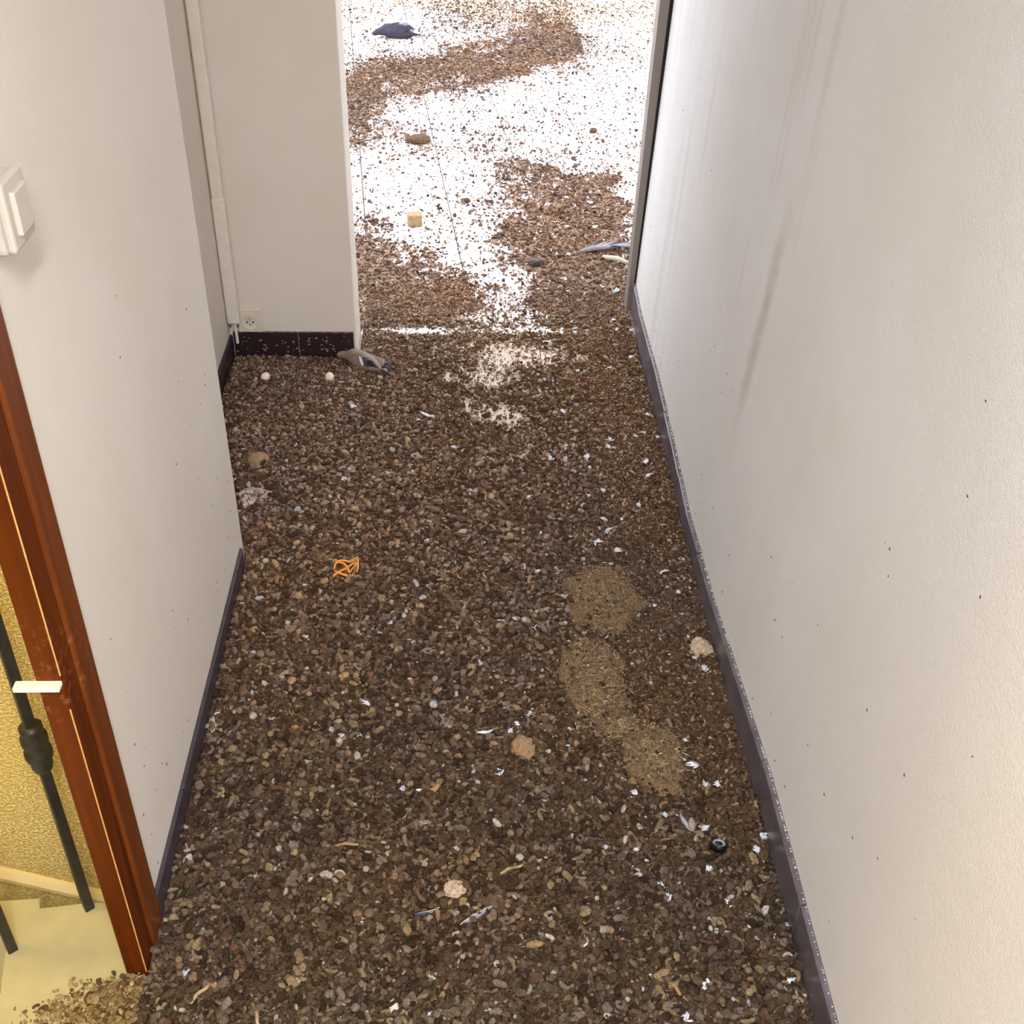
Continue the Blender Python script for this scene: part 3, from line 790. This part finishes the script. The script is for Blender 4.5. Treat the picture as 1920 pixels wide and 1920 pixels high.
# corridor
n = 215000
x = rng.uniform(-0.752, 0.612, n); y = 0.86 + (3.95 - 0.86) * rng.random(n)
d = dens(x, y)
fine = np.clip((x - 0.15) / 0.3, 0, 1) * np.clip((y - 1.2) / 0.4, 0, 1)          # right-hand side is crumbled finer
fine = np.maximum(fine, np.clip((y - 2.5) / 0.8, 0, 1) * .8)
r = np.exp(rng.normal(math.log(0.0040), 0.42, n)) * (1 - 0.46 * fine)
r = np.clip(r, 0.0014, 0.0105)
r = np.where(nesth(x, y) > .006, r * .62, r)
keep = allowed(x, y) & (rng.random(n) < np.maximum(d, .25) ** 1.3 * (0.62 + 0.3 * fine) * np.where(nesth(x, y) > .006, .42, 1))
x, y, r = x[keep], y[keep], r[keep]; n = len(x)
z = np.maximum(hfun(x, y), FZ) + nesth(x, y) + r * rng.uniform(0.2, 1.5, n)
pick = rng.choice(12, n, p=np.array([.14, .14, .12, .1, .1, .08, .09, .07, .04, .04, .03, .05]))
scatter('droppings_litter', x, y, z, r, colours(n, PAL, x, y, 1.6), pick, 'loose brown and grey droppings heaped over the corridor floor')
# terrace
n = 260000
x = rng.uniform(-0.85, 1.45, n); y = 3.60 + (8.65 - 3.60) * rng.random(n)
d = dens(x, y)
r = np.clip(np.exp(rng.normal(math.log(0.0033), 0.45, n)), 0.0016, 0.010)
keep = ((y > 3.78) | allowed(x, y)) & (rng.random(n) < np.where(d < .2, d * .40, d ** 1.3 * .72))
keep &= ~((y < 3.9) & ((x > 0.58) | (x < -0.335)))
x, y, r, d = x[keep], y[keep], r[keep], d[keep]; n = len(x)
z = np.maximum(hfun(x, y), FZ) + r * rng.uniform(0.2, 0.7, n)
scatter('terrace_droppings', x, y, z, r, colours(n, PALT, x, y, 2.7), rng.choice(12, n, p=np.array([.14, .14, .12, .1, .1, .08, .09, .07, .04, .04, .03, .05])), 'small brown droppings peppered over the pale terrace tiles')
# crumbs spilled on the landing
n = 5200
x = -0.55 - np.abs(rng.normal(0, 0.085, n)); y = 1.135 - np.abs(rng.normal(0, 0.14, n)) + rng.normal(0, .015, n) + (x + .55) * .25
keep = (x > -0.76) & (y < 1.25) & ~((x > -0.60) & (y > 1.14)); x, y = x[keep], y[keep]; n = len(x)
r = np.clip(np.exp(rng.normal(math.log(0.0021), .5, n)), .0008, .007)
scatter('landing_crumbs', x, y, -0.004 + r * .4 + .012 * rng.random(n) * np.clip((x + .64) / .09, 0, 1), r, colours(n, [(srgb(170, 142, 94), .45), (srgb(120, 94, 62), .25), (srgb(206, 184, 132), .3)], x, y, 1.3), rng.choice(6, n), 'tan crumbs of droppings spilled on the landing beside the post')

# the 300 largest droppings, one by one
placed = []
tries = 0
while len(placed) < 300 and tries < 20000:
    tries += 1
    px = random.uniform(-0.53, 0.59); py = 0.93 + 1.25 * random.random() ** 1.5
    if (px > 0.2 and py > 1.4 and random.random() < .75): continue
    rr = random.uniform(0.0068, 0.0115) * (1.0 if py < 1.6 else .85)
    if any((px - a) ** 2 + (py - b) ** 2 < (rr + c_) ** 2 * .9 for a, b, c_ in placed): continue
    placed.append((px, py, rr))
    k = random.choices(range(12), [4, 4, 4, 3, 4, 4, 4, 4, 2, 2, 2, 3])[0]
    o = bpy.data.objects.new('dropping', LO[k]); C.objects.link(o)
    sc = rr * (0.9 if k in (6, 7) else 1.0)
    o.location = (px, py, zat(px, py) + rr * .55)
    o.scale = (sc, sc, sc); o.rotation_euler = (random.gauss(0, .3), random.gauss(0, .3), random.uniform(0, 6.28))
    cc = colours(1, PAL[1:7], np.array([px]), np.array([py]), 1.65)[0]; o.color = tuple(cc)
    lum = cc[0] * .3 + cc[1] * .6 + cc[2] * .1
    hue = 'dark brown' if lum < .10 else ('rusty brown' if cc[0] > 1.75 * cc[1] else ('grey brown' if cc[2] > .62 * cc[0] else ('olive' if cc[1] > .82 * cc[0] else ('tan' if lum > .22 else 'brown'))))
    shp = ['lumpy', 'long lumpy', 'round', 'elongated', 'double lobed', 'knotted', 'curled', 'worm shaped', 'ring shaped', 'flat flaky', 'thin flaky', 'flattened'][k]
    side = 'by the left skirting' if px < -.36 else ('left of the middle' if px < -.08 else ('in the middle' if px < .18 else ('right of the middle' if px < .42 else 'by the right skirting')))
    far = 'at the bottom edge of the floor' if py < 1.15 else ('in the near litter' if py < 1.4 else ('beside the middle of the corridor' if py < 1.75 else 'farther up the corridor'))
    tag(o, '%s %s dropping %s %s' % (hue, shp, side, far), 'dropping', 'larger droppings on the near floor')

# ------------------------------------------------------------------ feathers
def down_mesh(seed):
    r = random.Random(seed); bm = bmesh.new()
    n = 16
    for k in range(n):
        a = r.gauss(0, .42); L = r.uniform(.55, 1.15); lift = r.uniform(.05, .40)
        w = r.uniform(.10, .20)
        pts = []
        for q in range(4):
            s = q / 3; pts.append(Vector((s * L * math.cos(a) - .4, s * L * math.sin(a) * .8 + .12 * s * s * r.uniform(-1, 1), .08 + lift * math.sin(s * 2.2))))
        side = Vector((-math.sin(a), math.cos(a), 0))
        prev = None
        for q, p in enumerate(pts):
            ww = w * (1 - .75 * abs(q / 3 - .45) * 1.3)
            cur = (bm.verts.new(p - side * ww), bm.verts.new(p + side * ww), bm.verts.new(p + Vector((0, 0, -ww * .6))))
            if prev:
                for e in range(3): bm.faces.new((prev[e], prev[(e + 1) % 3], cur[(e + 1) % 3], cur[e]))
            prev = cur
    me = bm_mesh('down_feather', bm); me.materials.append(M['down'])
    me.polygons.foreach_set('use_smooth', np.ones(len(me.polygons), bool))
    return me
DM = [down_mesh(s) for s in range(8)]
DOWN = [(0.413, 3.093), (0.263, 2.985), (0.315, 3.026), (0.191, 2.938), (0.579, 3.008), (0.552, 2.898), (0.589, 2.875), (0.524, 2.871), (0.309, 2.83), (0.445, 2.85), (0.437, 2.813), (0.26, 2.759), (0.367, 2.765), (0.173, 2.704), (0.37, 2.71), (0.401, 2.68), (0.533, 2.718), (0.531, 2.645), (0.161, 2.606), (0.07, 2.677), (0.094, 2.614), (0.034, 2.593), (0.188, 2.553), (0.396, 2.591), (0.349, 2.565), (0.246, 2.469), (0.381, 2.479), (0.382, 2.45), (0.446, 2.476), (0.483, 2.503), (0.431, 2.438), (0.213, 2.398), (0.392, 2.402), (0.359, 2.359), (0.469, 2.372), (0.117, 2.275), (0.2, 2.241), (0.405, 2.303), (0.564, 2.25), (0.51, 2.207), (0.136, 2.057), (0.097, 2.048), (0.182, 2.028), (0.541, 2.062), (0.536, 2.131), (0.009, 2.8), (-0.088, 2.986), (-0.128, 2.964), (-0.13, 2.766), (-0.019, 2.814), (-0.029, 2.778), (-0.203, 2.682), (-0.135, 2.682), (-0.327, 2.642), (-0.188, 2.603), (-0.389, 2.548), (-0.419, 2.528), (-0.032, 2.465), (-0.09, 2.369), (-0.388, 2.202), (-0.059, 2.231), (-0.165, 2.048), (-0.285, 2.294), (-0.378, 2.975), (-0.332, 3.043), (-0.43, 2.016), (-0.168, 2.044), (-0.21, 1.686), (-0.27, 1.663), (-0.239, 1.655), (-0.208, 1.781), (-0.122, 1.548), (-0.53, 1.745), (-0.405, 1.621), (0.051, 1.967), (0.182, 2.023), (0.232, 1.839), (0.146, 1.807), (0.147, 1.744), (0.089, 1.759), (0.124, 1.711), (0.105, 1.693), (0.234, 1.702), (0.078, 1.58), (0.425, 1.674), (0.482, 1.664), (0.49, 1.597), (0.471, 1.616), (0.539, 1.909), (0.558, 1.873), (0.357, 1.525), (0.41, 1.471), (0.483, 1.437), (0.256, 1.624), (0.532, 1.548), (0.507, 1.544), (0.6, 1.422), (0.338, 1.383), (0.333, 1.355), (0.477, 1.343), (0.58, 1.387), (0.379, 1.305), (0.39, 1.277), (0.504, 1.269), (0.421, 1.189), (0.578, 1.109), (0.427, 1.102), (0.384, 1.04), (0.607, 1.224), (0.078, 1.581), (0.283, 1.389), (-0.028, 1.366), (0.034, 1.057), (0.222, 1.19), (-0.481, 1.14), (0.404, 3.604), (0.293, 3.5), (0.54, 3.659), (0.547, 3.586), (0.597, 3.579), (0.574, 3.394), (0.39, 3.308), (0.49, 3.309)]
DOWNT = [(0.577, 4.722), (0.564, 4.776), (0.561, 4.507), (0.424, 4.227), (0.489, 4.052), (0.526, 3.95), (0.578, 3.892), (0.688, 4.545), (0.291, 3.909), (0.261, 7.728)]
def where(x, y):
    if y > 2.75: return 'near the bare tile patch' if x < .3 else 'by the far right skirting'
    if y > 2.25: return 'above the orange twine' if x < -.1 else ('in the middle beyond the nests' if x < .35 else 'right of the middle beyond the nests')
    if y > 1.75: return 'left of the middle below the twine' if x < .1 else ('beside the two farther nests' if x < .45 else 'by the stone chunk at the right skirting')
    if y > 1.35: return 'left of the flat sandy stone' if x < .1 else ('below the sandy stone' if x < .38 else 'around the round black cap')
    return 'in the near left litter' if x < .1 else 'in the near right litter'
def down(x, y, size, label, group, z=None):
    o = bpy.data.objects.new('down_feather', random.choice(DM)); C.objects.link(o)
    o.location = (x, y, (zat(x, y) if z is None else z) + 0.0035)
    o.scale = (size * random.uniform(.8, 1.35), size * random.uniform(.6, 1.0), size * random.uniform(.6, 1.0))
    o.rotation_euler = (random.gauss(0, .15), random.gauss(0, .15), random.uniform(0, 6.283))
    tag(o, label, 'feather', group)
k_ = 0
for (x, y) in DOWN:
    down(x, y, random.uniform(0.012, 0.020), ('small white down feather ' if k_ < 1 else 'tiny white down wisp ') + where(x, y), 'white down feathers in the corridor')
k = 0; k_ = 1
while k < 90:
    x, y = random.gauss(0.25, 0.28), random.uniform(1.0, 3.5)
    if not (-0.5 < x < 0.57): continue
    k += 1
    down(x, y, random.uniform(0.005, 0.010), ('small white down feather ' if k_ < 1 else 'tiny white down wisp ') + where(x, y), 'white down feathers in the corridor')
for (x, y) in DOWNT:
    down(x, y, random.uniform(0.016, 0.028), 'white down feather on the terrace droppings near the grey jamb' if y < 6 else 'large white feather tuft far out on the terrace', None if y > 6 else 'white down feathers on the terrace')
for k in range(40):
    down(random.uniform(0.2, 0.66), random.uniform(3.85, 5.1), random.uniform(0.008, 0.016), 'white down feather on the terrace droppings near the grey jamb', 'white down feathers on the terrace')

def feather(name, L, Wd, mat, parent=None, bend=0.15, curl=0.1, seed=0):
    """vaned feather lying along +X from its quill tip, with a shaft"""
    r = random.Random(seed); n = 9; V = []; Fc = []
    for i in range(n):
        s = i / (n - 1); x = s * L
        w = Wd * (math.sin(math.pi * min(1, s ** .8)) ** .7) if 0 < s < 1 else Wd * .06
        cy = bend * L * (s - s * s) * 2; cz = curl * L * s * s
        wl_, wr_ = w * r.uniform(.55, .75), w * r.uniform(.8, 1.05)
        V += [(x, cy - wr_, cz - w * .12), (x, cy, cz + w * .10), (x, cy + wl_, cz - w * .12), (x, cy, cz - w * .05)]
    for i in range(n - 1):
        a, b = i * 4, (i + 1) * 4
        for k in range(4): Fc.append((a + k, a + (k + 1) % 4, b + (k + 1) % 4, b + k))
    me = mesh_of(name, V, Fc)
    o = link_mesh(name, me, mat, parent, True)
    return o, bend, curl
def quill(parent, L, bend, curl, rad=0.0009):
    bm = bmesh.new()
    tube(bm, [(s * L * 1.02 - .12 * L, bend * L * (s - s * s) * 2, curl * L * s * s + rad) for s in (0, .15, .35, .6, .9)], [rad, rad, rad * .9, rad * .6, rad * .3], 5)
    link_mesh('quill', bm_mesh('quill', bm), M['quill'], parent)
def lone_feather(x, y, L, Wd, mat, rz, label, tilt=0.0, seed=0):
    o, b, c_ = feather('feather', L, Wd, mat, None, .12, .06, seed)
    o.location = (x, y, zat(x, y) + 0.006); o.rotation_euler = (0, -tilt, rz)
    quill(o, L, b, c_); tag(o, label, 'feather'); return o
lone_feather(0.462, 1.428, 0.045, 0.010, M['grey_f'], 2.2, 'lavender grey feather beside the round black cap', .25, 1)
lone_feather(0.005, 1.235, 0.062, 0.011, M['grey_f'], .5, 'grey feather half buried in the litter below the beige flake', .1, 2)
lone_feather(-0.045, 1.262, 0.045, 0.010, M['dark_f'], 3.5, 'slate feather next to the flat beige flake', .1, 3)
lone_feather(0.205, 1.10, 0.036, 0.006, M['grey_f'], -2.2, 'blue grey feather near the bottom edge of the litter', .2, 4)
lone_feather(0.48, 1.455, 0.040, 0.003, M['quill'], 0.05, 'thin bare quill above the round black cap', .05, 5)
lone_feather(0.455, 1.60, 0.050, 0.010, M['down'], 2.6, 'white feather on the straw nest nearest the viewer', .25, 6)
lone_feather(-0.085, 2.985, 0.045, 0.009, M['down'], 2.8, 'white feather on the litter left of the bare tiles', .2, 7)
lone_feather(0.07, 1.70, 0.042, 0.008, M['down'], 3.6, 'white feather above the flat sandy stone', .2, 8)

# loose wing on the terrace beside the jamb
wg = empty('bird_wing', (0.545, 4.27, FZ + 0.008), 0.1); tag(wg, 'loose grey bird wing on the terrace by the jamb', 'wing')
for k in range(8):
    o, b, c_ = feather('wing_feather', 0.10 + .012 * k, 0.014, M['grey_f'] if k % 3 else M['dark_f'], wg, .1, .04, 20 + k)
    o.location = (-0.06 + k * .016, -0.02 + .004 * k, .004 + .002 * k); o.rotation_euler = (0, -.08, .75 - .17 * k)
bm = bmesh.new(); tube(bm, [(-.07, -.02, .008), (-.02, -.012, .016), (.04, .0, .014), (.09, .02, .006)], [.008, .011, .009, .004], 8)
link_mesh('wing_bone', bm_mesh('wing_bone', bm), M['grey_f'], wg, True)
bm = bmesh.new(); tube(bm, [(0, 0, .012), (.05, -.03, .020), (.11, -.07, .012)], [.009, .011, .007], 8)
o = tag(link_mesh('pale_stick', bm_mesh('pale_stick', bm), M['pale'], None, True), 'pale broken stick leaning by the foot of the grey jamb', 'stick'); o.location = (0.56, 4.20, FZ)

# ------------------------------------------------------------------ pigeons
def loft(bm, st, n=14):
    rings = []
    for (x, y, z, ry, rz) in st:
        rings.append([bm.verts.new((x, y + ry * math.cos(k * 6.28319 / n), z + rz * math.sin(k * 6.28319 / n))) for k in range(n)])
    for i in range(len(rings) - 1):
        for k in range(n): bm.faces.new((rings[i][k], rings[i][(k + 1) % n], rings[i + 1][(k + 1) % n], rings[i + 1][k]))
    bm.faces.new(rings[0][::-1]); bm.faces.new(rings[-1])
def pigeon(loc, rz, sc, roll, body, wing, tail, label, headdown=0.0, bar=True):
    p = empty('pigeon', loc, rz); p.scale = (sc, sc, sc); tag(p, label, 'pigeon')
    bm = bmesh.new()                                   # body, neck and head in one skin; +X is forward
    loft(bm, [(-.125, 0, .040, .010, .008), (-.11, 0, .043, .026, .018), (-.075, 0, .048, .044, .036), (-.03, 0, .054, .058, .050), (.02, 0, .056, .062, .054), (.06, 0, .060, .054, .050),
              (.09, .004, .066, .040, .040), (.112, .008, .070 - headdown * .02, .028, .029), (.128, .012, .072 - headdown * .03, .022, .023), (.146, .016, .073 - headdown * .04, .0225, .0225),
              (.162, .019, .071 - headdown * .045, .018, .018), (.171, .021, .069 - headdown * .047, .010, .010), (.174, .021, .068 - headdown * .047, .004, .004)])
    b = link_mesh('body', bm_mesh('body', bm), body, p, True); b.rotation_euler = (roll, 0, 0)
    bm = bmesh.new(); hz = -headdown * .047
    loft(bm, [(.170, .021, .067 + hz, .0055, .005), (.180, .023, .065 + hz, .0035, .003), (.188, .0245, .062 + hz, .001, .001)], 8)
    link_mesh('beak', bm_mesh('beak', bm), M['beak'], b, True)
    for s in (-1, 1):
        bm = bmesh.new(); bmesh.ops.create_icosphere(bm, subdivisions=2, radius=.0038)
        bmesh.ops.translate(bm, vec=(.155, .0175 + s * .0185, .076 + hz * .9), verts=bm.verts)
        link_mesh('eye', bm_mesh('eye', bm), M['orange'], b, True)
        w = link_mesh('wing', lump('wing', 55 + s, 3, (.088, .013, .040), .12, 2.0), wing, b, True)
        w.location = (-.012, s * .052, .062); w.rotation_euler = (s * -.35, .12, s * -.10)
        for k in range(5):
            f_, bb, cc = feather('flight_feather', .12 - .008 * k, .011, M['dark_f'] if k < 3 else M['grey_f'], w, .05, .0, 70 + k)
            f_.location = (-.02 + .006 * k, s * .008, -.006 + .008 * k); f_.rotation_euler = (1.35 * s, .10 - .03 * k, math.pi - s * .03)
        if bar:
            for k in range(2):
                m_ = link_mesh('wing_bar', lump('wing_bar', 90 + k, 2, (.010, .004, .030), .1, 2.0), M['down'] if k == 0 else M['dark_f'], w, True)
                m_.location = (-.012 - .032 * k, s * .0125, .0); m_.rotation_euler = (0, .35, 0)
    for k in range(6):
        f_, bb, cc = feather('tail_feather', .115, .013, tail, b, .0, -.05, 40 + k)
        f_.location = (-.10, (k - 2.5) * .005, .044 + .001 * k); f_.rotation_euler = (0, .05, math.pi + (k - 2.5) * .10)
    for s in (-1, 1):
        bm = bmesh.new()
        tube(bm, [(.005, s * .022, .012), (.012, s * .024, .004), (.012, s * .024, .0025)], .003, 6)
        for a in (-.5, 0, .5, math.pi): tube(bm, [(.012, s * .024, .003), (.012 + .024 * math.cos(a), s * .024 + .024 * math.sin(a), .0022)], [.0026, .001], 5)
        lg = link_mesh('leg', bm_mesh('leg', bm), M['orange'] if False else M['speck'], b, True)
    return p
pigeon((-0.325, 3.305, zat(-0.325, 3.305) - 0.010), 2.55, 0.58, 0.5, M['pig_a'], M['pig_a'], M['dark_f'], 'small brown grey pigeon lying at the corner of the return wall', .5)
pigeon((-0.395, 7.44, FZ - 0.006), 3.05, 0.86, 0.55, M['pig_b'], M['pig_b'], M['dark_f'], 'dark slate pigeon lying far out on the white terrace', .8, False)

# ------------------------------------------------------------------ eggs
def egg(x, y, rz, label):
    bm = bmesh.new(); bmesh.ops.create_uvsphere(bm, u_segments=24, v_segments=16, radius=1)
    for v in bm.verts:
        k = 1 - .13 * v.co.z
        v.co = Vector((v.co.z * .0185, v.co.x * .0142 * k, v.co.y * .0142 * k))
    o = link_mesh('egg', bm_mesh('egg', bm), M['egg'], None, True)
    o.location = (x, y, zat(x, y) + .0125); o.rotation_euler = (0, .1, rz); tag(o, label, 'egg', 'pigeon eggs in the alcove')
egg(-0.624, 3.225, 1.3, 'pinkish white egg lying under the wall socket'); egg(-0.421, 3.225, 1.8, 'pinkish white egg lying nearest the small pigeon')

# ------------------------------------------------------------------ stones, clods, scraps
def rock(name, x, y, size, mat, label, cat, seed, rz=0, sub=3, amp=.22, freq=1.2, zoff=.35, lift=0.0):
    o = link_mesh(name, lump(name, seed, sub, size, amp, freq), mat, None, True)
    o.location = (x, y, zat(x, y) + size[2] * zoff + lift); o.rotation_euler = (0, 0, rz); tag(o, label, cat); return o
rock('stone', 0.560, 1.938, (.025, .023, .020), M['stone'], 'beige stone chunk against the right skirting', 'stone', 3, .4, 4, .40, 1.7)
rock('flat_stone', 0.131, 1.648, (.024, .031, .010), M['sand'], 'flat sandy stone in the middle of the corridor', 'stone', 5, .2, 4, .34, 1.6, .55)
rock('plaster_flake', -0.012, 1.302, (.022, .018, .006), M['stone'], 'flat beige plaster flake in the near litter', 'flake', 8, .1, 4, .34, 2.0, 1.0)
rock('pebble', -0.115, 1.072, (.009, .015, .008), M['pale'], 'pale speckled pebble near the bottom edge of the floor', 'pebble', 9, .1, 3, .15, 1.3, 1.0)
rock('dirt_clod', -0.579, 2.742, (.031, .028, .022), M['sand'], 'rounded tan clod by the alcove wall', 'clod', 12, .3, 3, .2, 1.3, .5)
rock('dirt_clod', -0.205, 5.56, (.055, .060, .020), M['clod'], 'brown clod of droppings out on the white terrace', 'clod', 15, .3, 3, .3, 1.6, .5)
rock('dirt_clod', 0.295, 4.14, (.030, .022, .016), M['beak'], 'dark clod among the terrace droppings', 'clod', 18, .3, 3, .3, 1.6, .5)
rock('pebble', 0.665, 5.73, (.018, .018, .014), M['clod'], 'brown pebble on the clean terrace tiles near the jamb', 'pebble', 19, .3, 3, .25, 1.4, .6)
rock('pebble', 0.02, 4.79, (.024, .014, .010), M['clod'], 'flat brown pebble on the white tiles right of the foam block', 'pebble', 21, .2, 3, .25, 1.4, .6)
# foam block
bm = bmesh.new(); box(bm, -.030, .030, -.026, .026, 0, .050, .007, 3)
bmesh.ops.subdivide_edges(bm, edges=bm.edges[:], cuts=1)
for v in bm.verts: v.co *= 1 + .05 * mnoise.noise(v.co * 60)
o = tag(link_mesh('foam_block', bm_mesh('foam_block', bm), M['foam'], None, True), 'yellowed foam block standing on the white terrace tiles', 'block'); o.location = (-0.19, 4.53, FZ); o.rotation_euler = (0, 0, .12)
# ring shaped dropping, curled dropping
o = bpy.data.objects.new('ring_dropping', LO[8]); C.objects.link(o); o.scale = (.0115,) * 3; o.location = (0.162, 1.24, zat(0.162, 1.24) + .009); o.color = srgb(206, 190, 168)
tag(o, 'pale ring shaped dropping right of the plaster flake', 'dropping')
bm = bmesh.new(); tube(bm, [(-.016, -.006, .0), (-.006, -.010, .003), (.006, -.006, .004), (.013, .006, .003), (.015, .014, .001)], [.004, .0052, .0055, .0062, .004], 9)
o = tag(link_mesh('curled_dropping', bm_mesh('curled_dropping', bm), M['twig'], None, True), 'curled tan dropping with a white tip', 'dropping'); o.location = (-0.060, 1.545, zat(-0.06, 1.545) + .006)
tp = link_mesh('white_tip', lump('white_tip', 31, 2, (.009, .004, .003), .25, 1.3), M['down'], o, True); tp.location = (-.024, -.004, .001)
# twigs
for i, (x, y, L, a, lb) in enumerate(((-0.345, 1.055, .055, -1.15, 'short dry twig near the bottom of the doorway litter'), (-0.395, 1.035, .060, .55, 'thick dry twig at the bottom edge nearest the post'), (-0.445, 1.10, .050, .95, 'dry twig lying closest to the foot of the mahogany post'),
                                    (0.375, 1.09, .045, -.9, 'dry twig below the white down near the right skirting'), (0.10, 1.345, .060, .45, 'thin dry twig above the plaster flake'), (-0.215, 1.40, .055, .1, 'pale dry twig in the left part of the litter'))):
    bm = bmesh.new(); tube(bm, [(-L / 2, 0, 0), (-L * .15, .003, .003), (L * .2, -.002, .004), (L / 2, .002, .001)], [.0030, .0034, .0030, .0018], 7)
    o = tag(link_mesh('twig', bm_mesh('twig', bm), M['twig'] if i % 2 else M['straw'], None, True), lb, 'twig'); o.location = (x, y, zat(x, y) + .009); o.rotation_euler = (0, .08, a)

# orange twine
bm = bmesh.new()
path = [(-.026, .018), (-.012, .022), (.004, .020), (.014, .026), (.022, .036), (.025, .016), (.026, -.004), (.022, -.018), (.010, -.030), (-.004, -.028), (-.018, -.020), (-.026, -.006), (-.026, .012),
        (-.020, .016), (-.006, .010), (.004, -.004), (.008, -.016), (.016, -.004), (.022, .010), (.012, .012), (.002, .002), (-.010, -.012), (-.022, -.028), (-.028, -.036)]
P3 = []
for i in range(len(path) - 1):
    for q in range(3):
        s = q / 3; p0 = path[max(i - 1, 0)]; p1 = path[i]; p2 = path[i + 1]; p3_ = path[min(i + 2, len(path) - 1)]
        cr = [0.5 * (2 * p1[c_] + (p2[c_] - p0[c_]) * s + (2 * p0[c_] - 5 * p1[c_] + 4 * p2[c_] - p3_[c_]) * s * s + (3 * p1[c_] - p0[c_] - 3 * p2[c_] + p3_[c_]) * s ** 3) for c_ in range(2)]
        P3.append((cr[0], cr[1], .010 + .003 * math.sin(len(P3) * .5)))
P3 = [(a * 1.12, b_ * 1.12, c_) for a, b_, c_ in P3]
tube(bm, P3, .0030, 7)
o = tag(link_mesh('orange_twine', bm_mesh('orange_twine', bm), M['orange'], None, True), 'tangled loop of orange twine on the litter', 'twine'); o.location = (-0.289, 2.249, zat(-0.289, 2.249) + .017)

# round black cap
cp = empty('round_cap', (0.504, 1.392, zat(0.504, 1.392) + .012)); cp.rotation_euler = (-.25, .15, .3); tag(cp, 'round black cap with a grey inner ring near the right wall', 'cap')
bm = bmesh.new(); lathe(bm, [(.0165, -.004), (.0175, .004), (.0172, .0105), (.0155, .0115), (.0142, .0105), (.0138, .005), (.0005, .0045)], n=28); link_mesh('rim', bm_mesh('rim', bm), M['black'], cp, True)
bm = bmesh.new(); lathe(bm, [(.0128, .0045), (.0128, .0082), (.0105, .0086), (.0088, .0080), (.0086, .0045)], n=26); link_mesh('inner_ring', bm_mesh('inner_ring', bm), M['chrome'], cp, True)
bm = bmesh.new(); lathe(bm, [(.0062, .0045), (.0060, .0075), (.0005, .0070)], n=20); link_mesh('plug', bm_mesh('plug', bm), M['black'], cp, True)

# ------------------------------------------------------------------ straw nests
def nest(x, y, rx, ry, h, label, seed, hollow=.5):
    r = random.Random(seed); p = empty('bird_nest', (x, y, zat(x, y) - .006)); tag(p, label, 'nest', 'ruined straw nests')
    bm = bmesh.new(); bmesh.ops.create_grid(bm, x_segments=46, y_segments=46, size=1)
    for v in bm.verts:
        u, w = v.co.x * 1.05, v.co.y * 1.05; d = math.hypot(u, w)
        e = d * (1 + .30 * mnoise.noise(Vector((u * 1.6, w * 1.6, seed))) + .22 * mnoise.noise(Vector((u * 5, w * 5, seed * 3.3))))
        top = max(0, 1 - e ** 2.6) * (1 - hollow * math.exp(-((u - .15) ** 2 + (w - .25) ** 2) / .10))
        z = h * top + .005 + .010 * mnoise.noise(Vector((u * 6, w * 6, seed * 2.1))) + .006 * mnoise.noise(Vector((u * 17, w * 17, seed))) - (.012 if e > 1 else 0)
        v.co = Vector((u * rx, w * ry, z))
    link_mesh('mound', bm_mesh('mound', bm), M['mound'], p, True)
    bm = bmesh.new()
    for k in range(520):
        a = r.uniform(0, 6.283); d = r.random() ** .6 * .95; cx, cy = d * math.cos(a), d * math.sin(a)
        th = a + 1.57 + r.gauss(0, .8); L = r.uniform(.006, .020)
        cz = h * max(0, 1 - d ** 2.6) * (1 - hollow * math.exp(-((cx - .15) ** 2 + (cy - .25) ** 2) / .10)) + r.uniform(.0, .008)
        c0 = Vector((cx * rx, cy * ry, cz)); dv = Vector((math.cos(th), math.sin(th), r.gauss(0, .25))) * L * .5
        s = Vector((-math.sin(th), math.cos(th), 0)) * r.uniform(.0006, .0014)
        a0, a1 = c0 - dv, c0 + dv; up = Vector((0, 0, .0010))
        q = [bm.verts.new(a0 - s), bm.verts.new(a0 + s), bm.verts.new(a0 + up), bm.verts.new(a1 - s * .6), bm.verts.new(a1 + s * .6), bm.verts.new(a1 + up)]
        for fcs in ((0, 2, 1), (3, 4, 5), (0, 1, 4, 3), (1, 2, 5, 4), (2, 0, 3, 5)): bm.faces.new([q[t_] for t_ in fcs])
    tag(link_mesh('straw', bm_mesh('straw', bm), M['straw'], p), kind='stuff')
for (a, b, rx, ry, h, s, hol), lb in zip(NESTS, ('ruined straw nest farthest from the viewer with a hollow', 'long ruined straw nest in the middle of the row', 'small ruined straw nest nearest the round black cap', 'low matted scrap of nest between the two nearer nests')):
    nest(a, b, rx, ry, h, lb, s, hol)
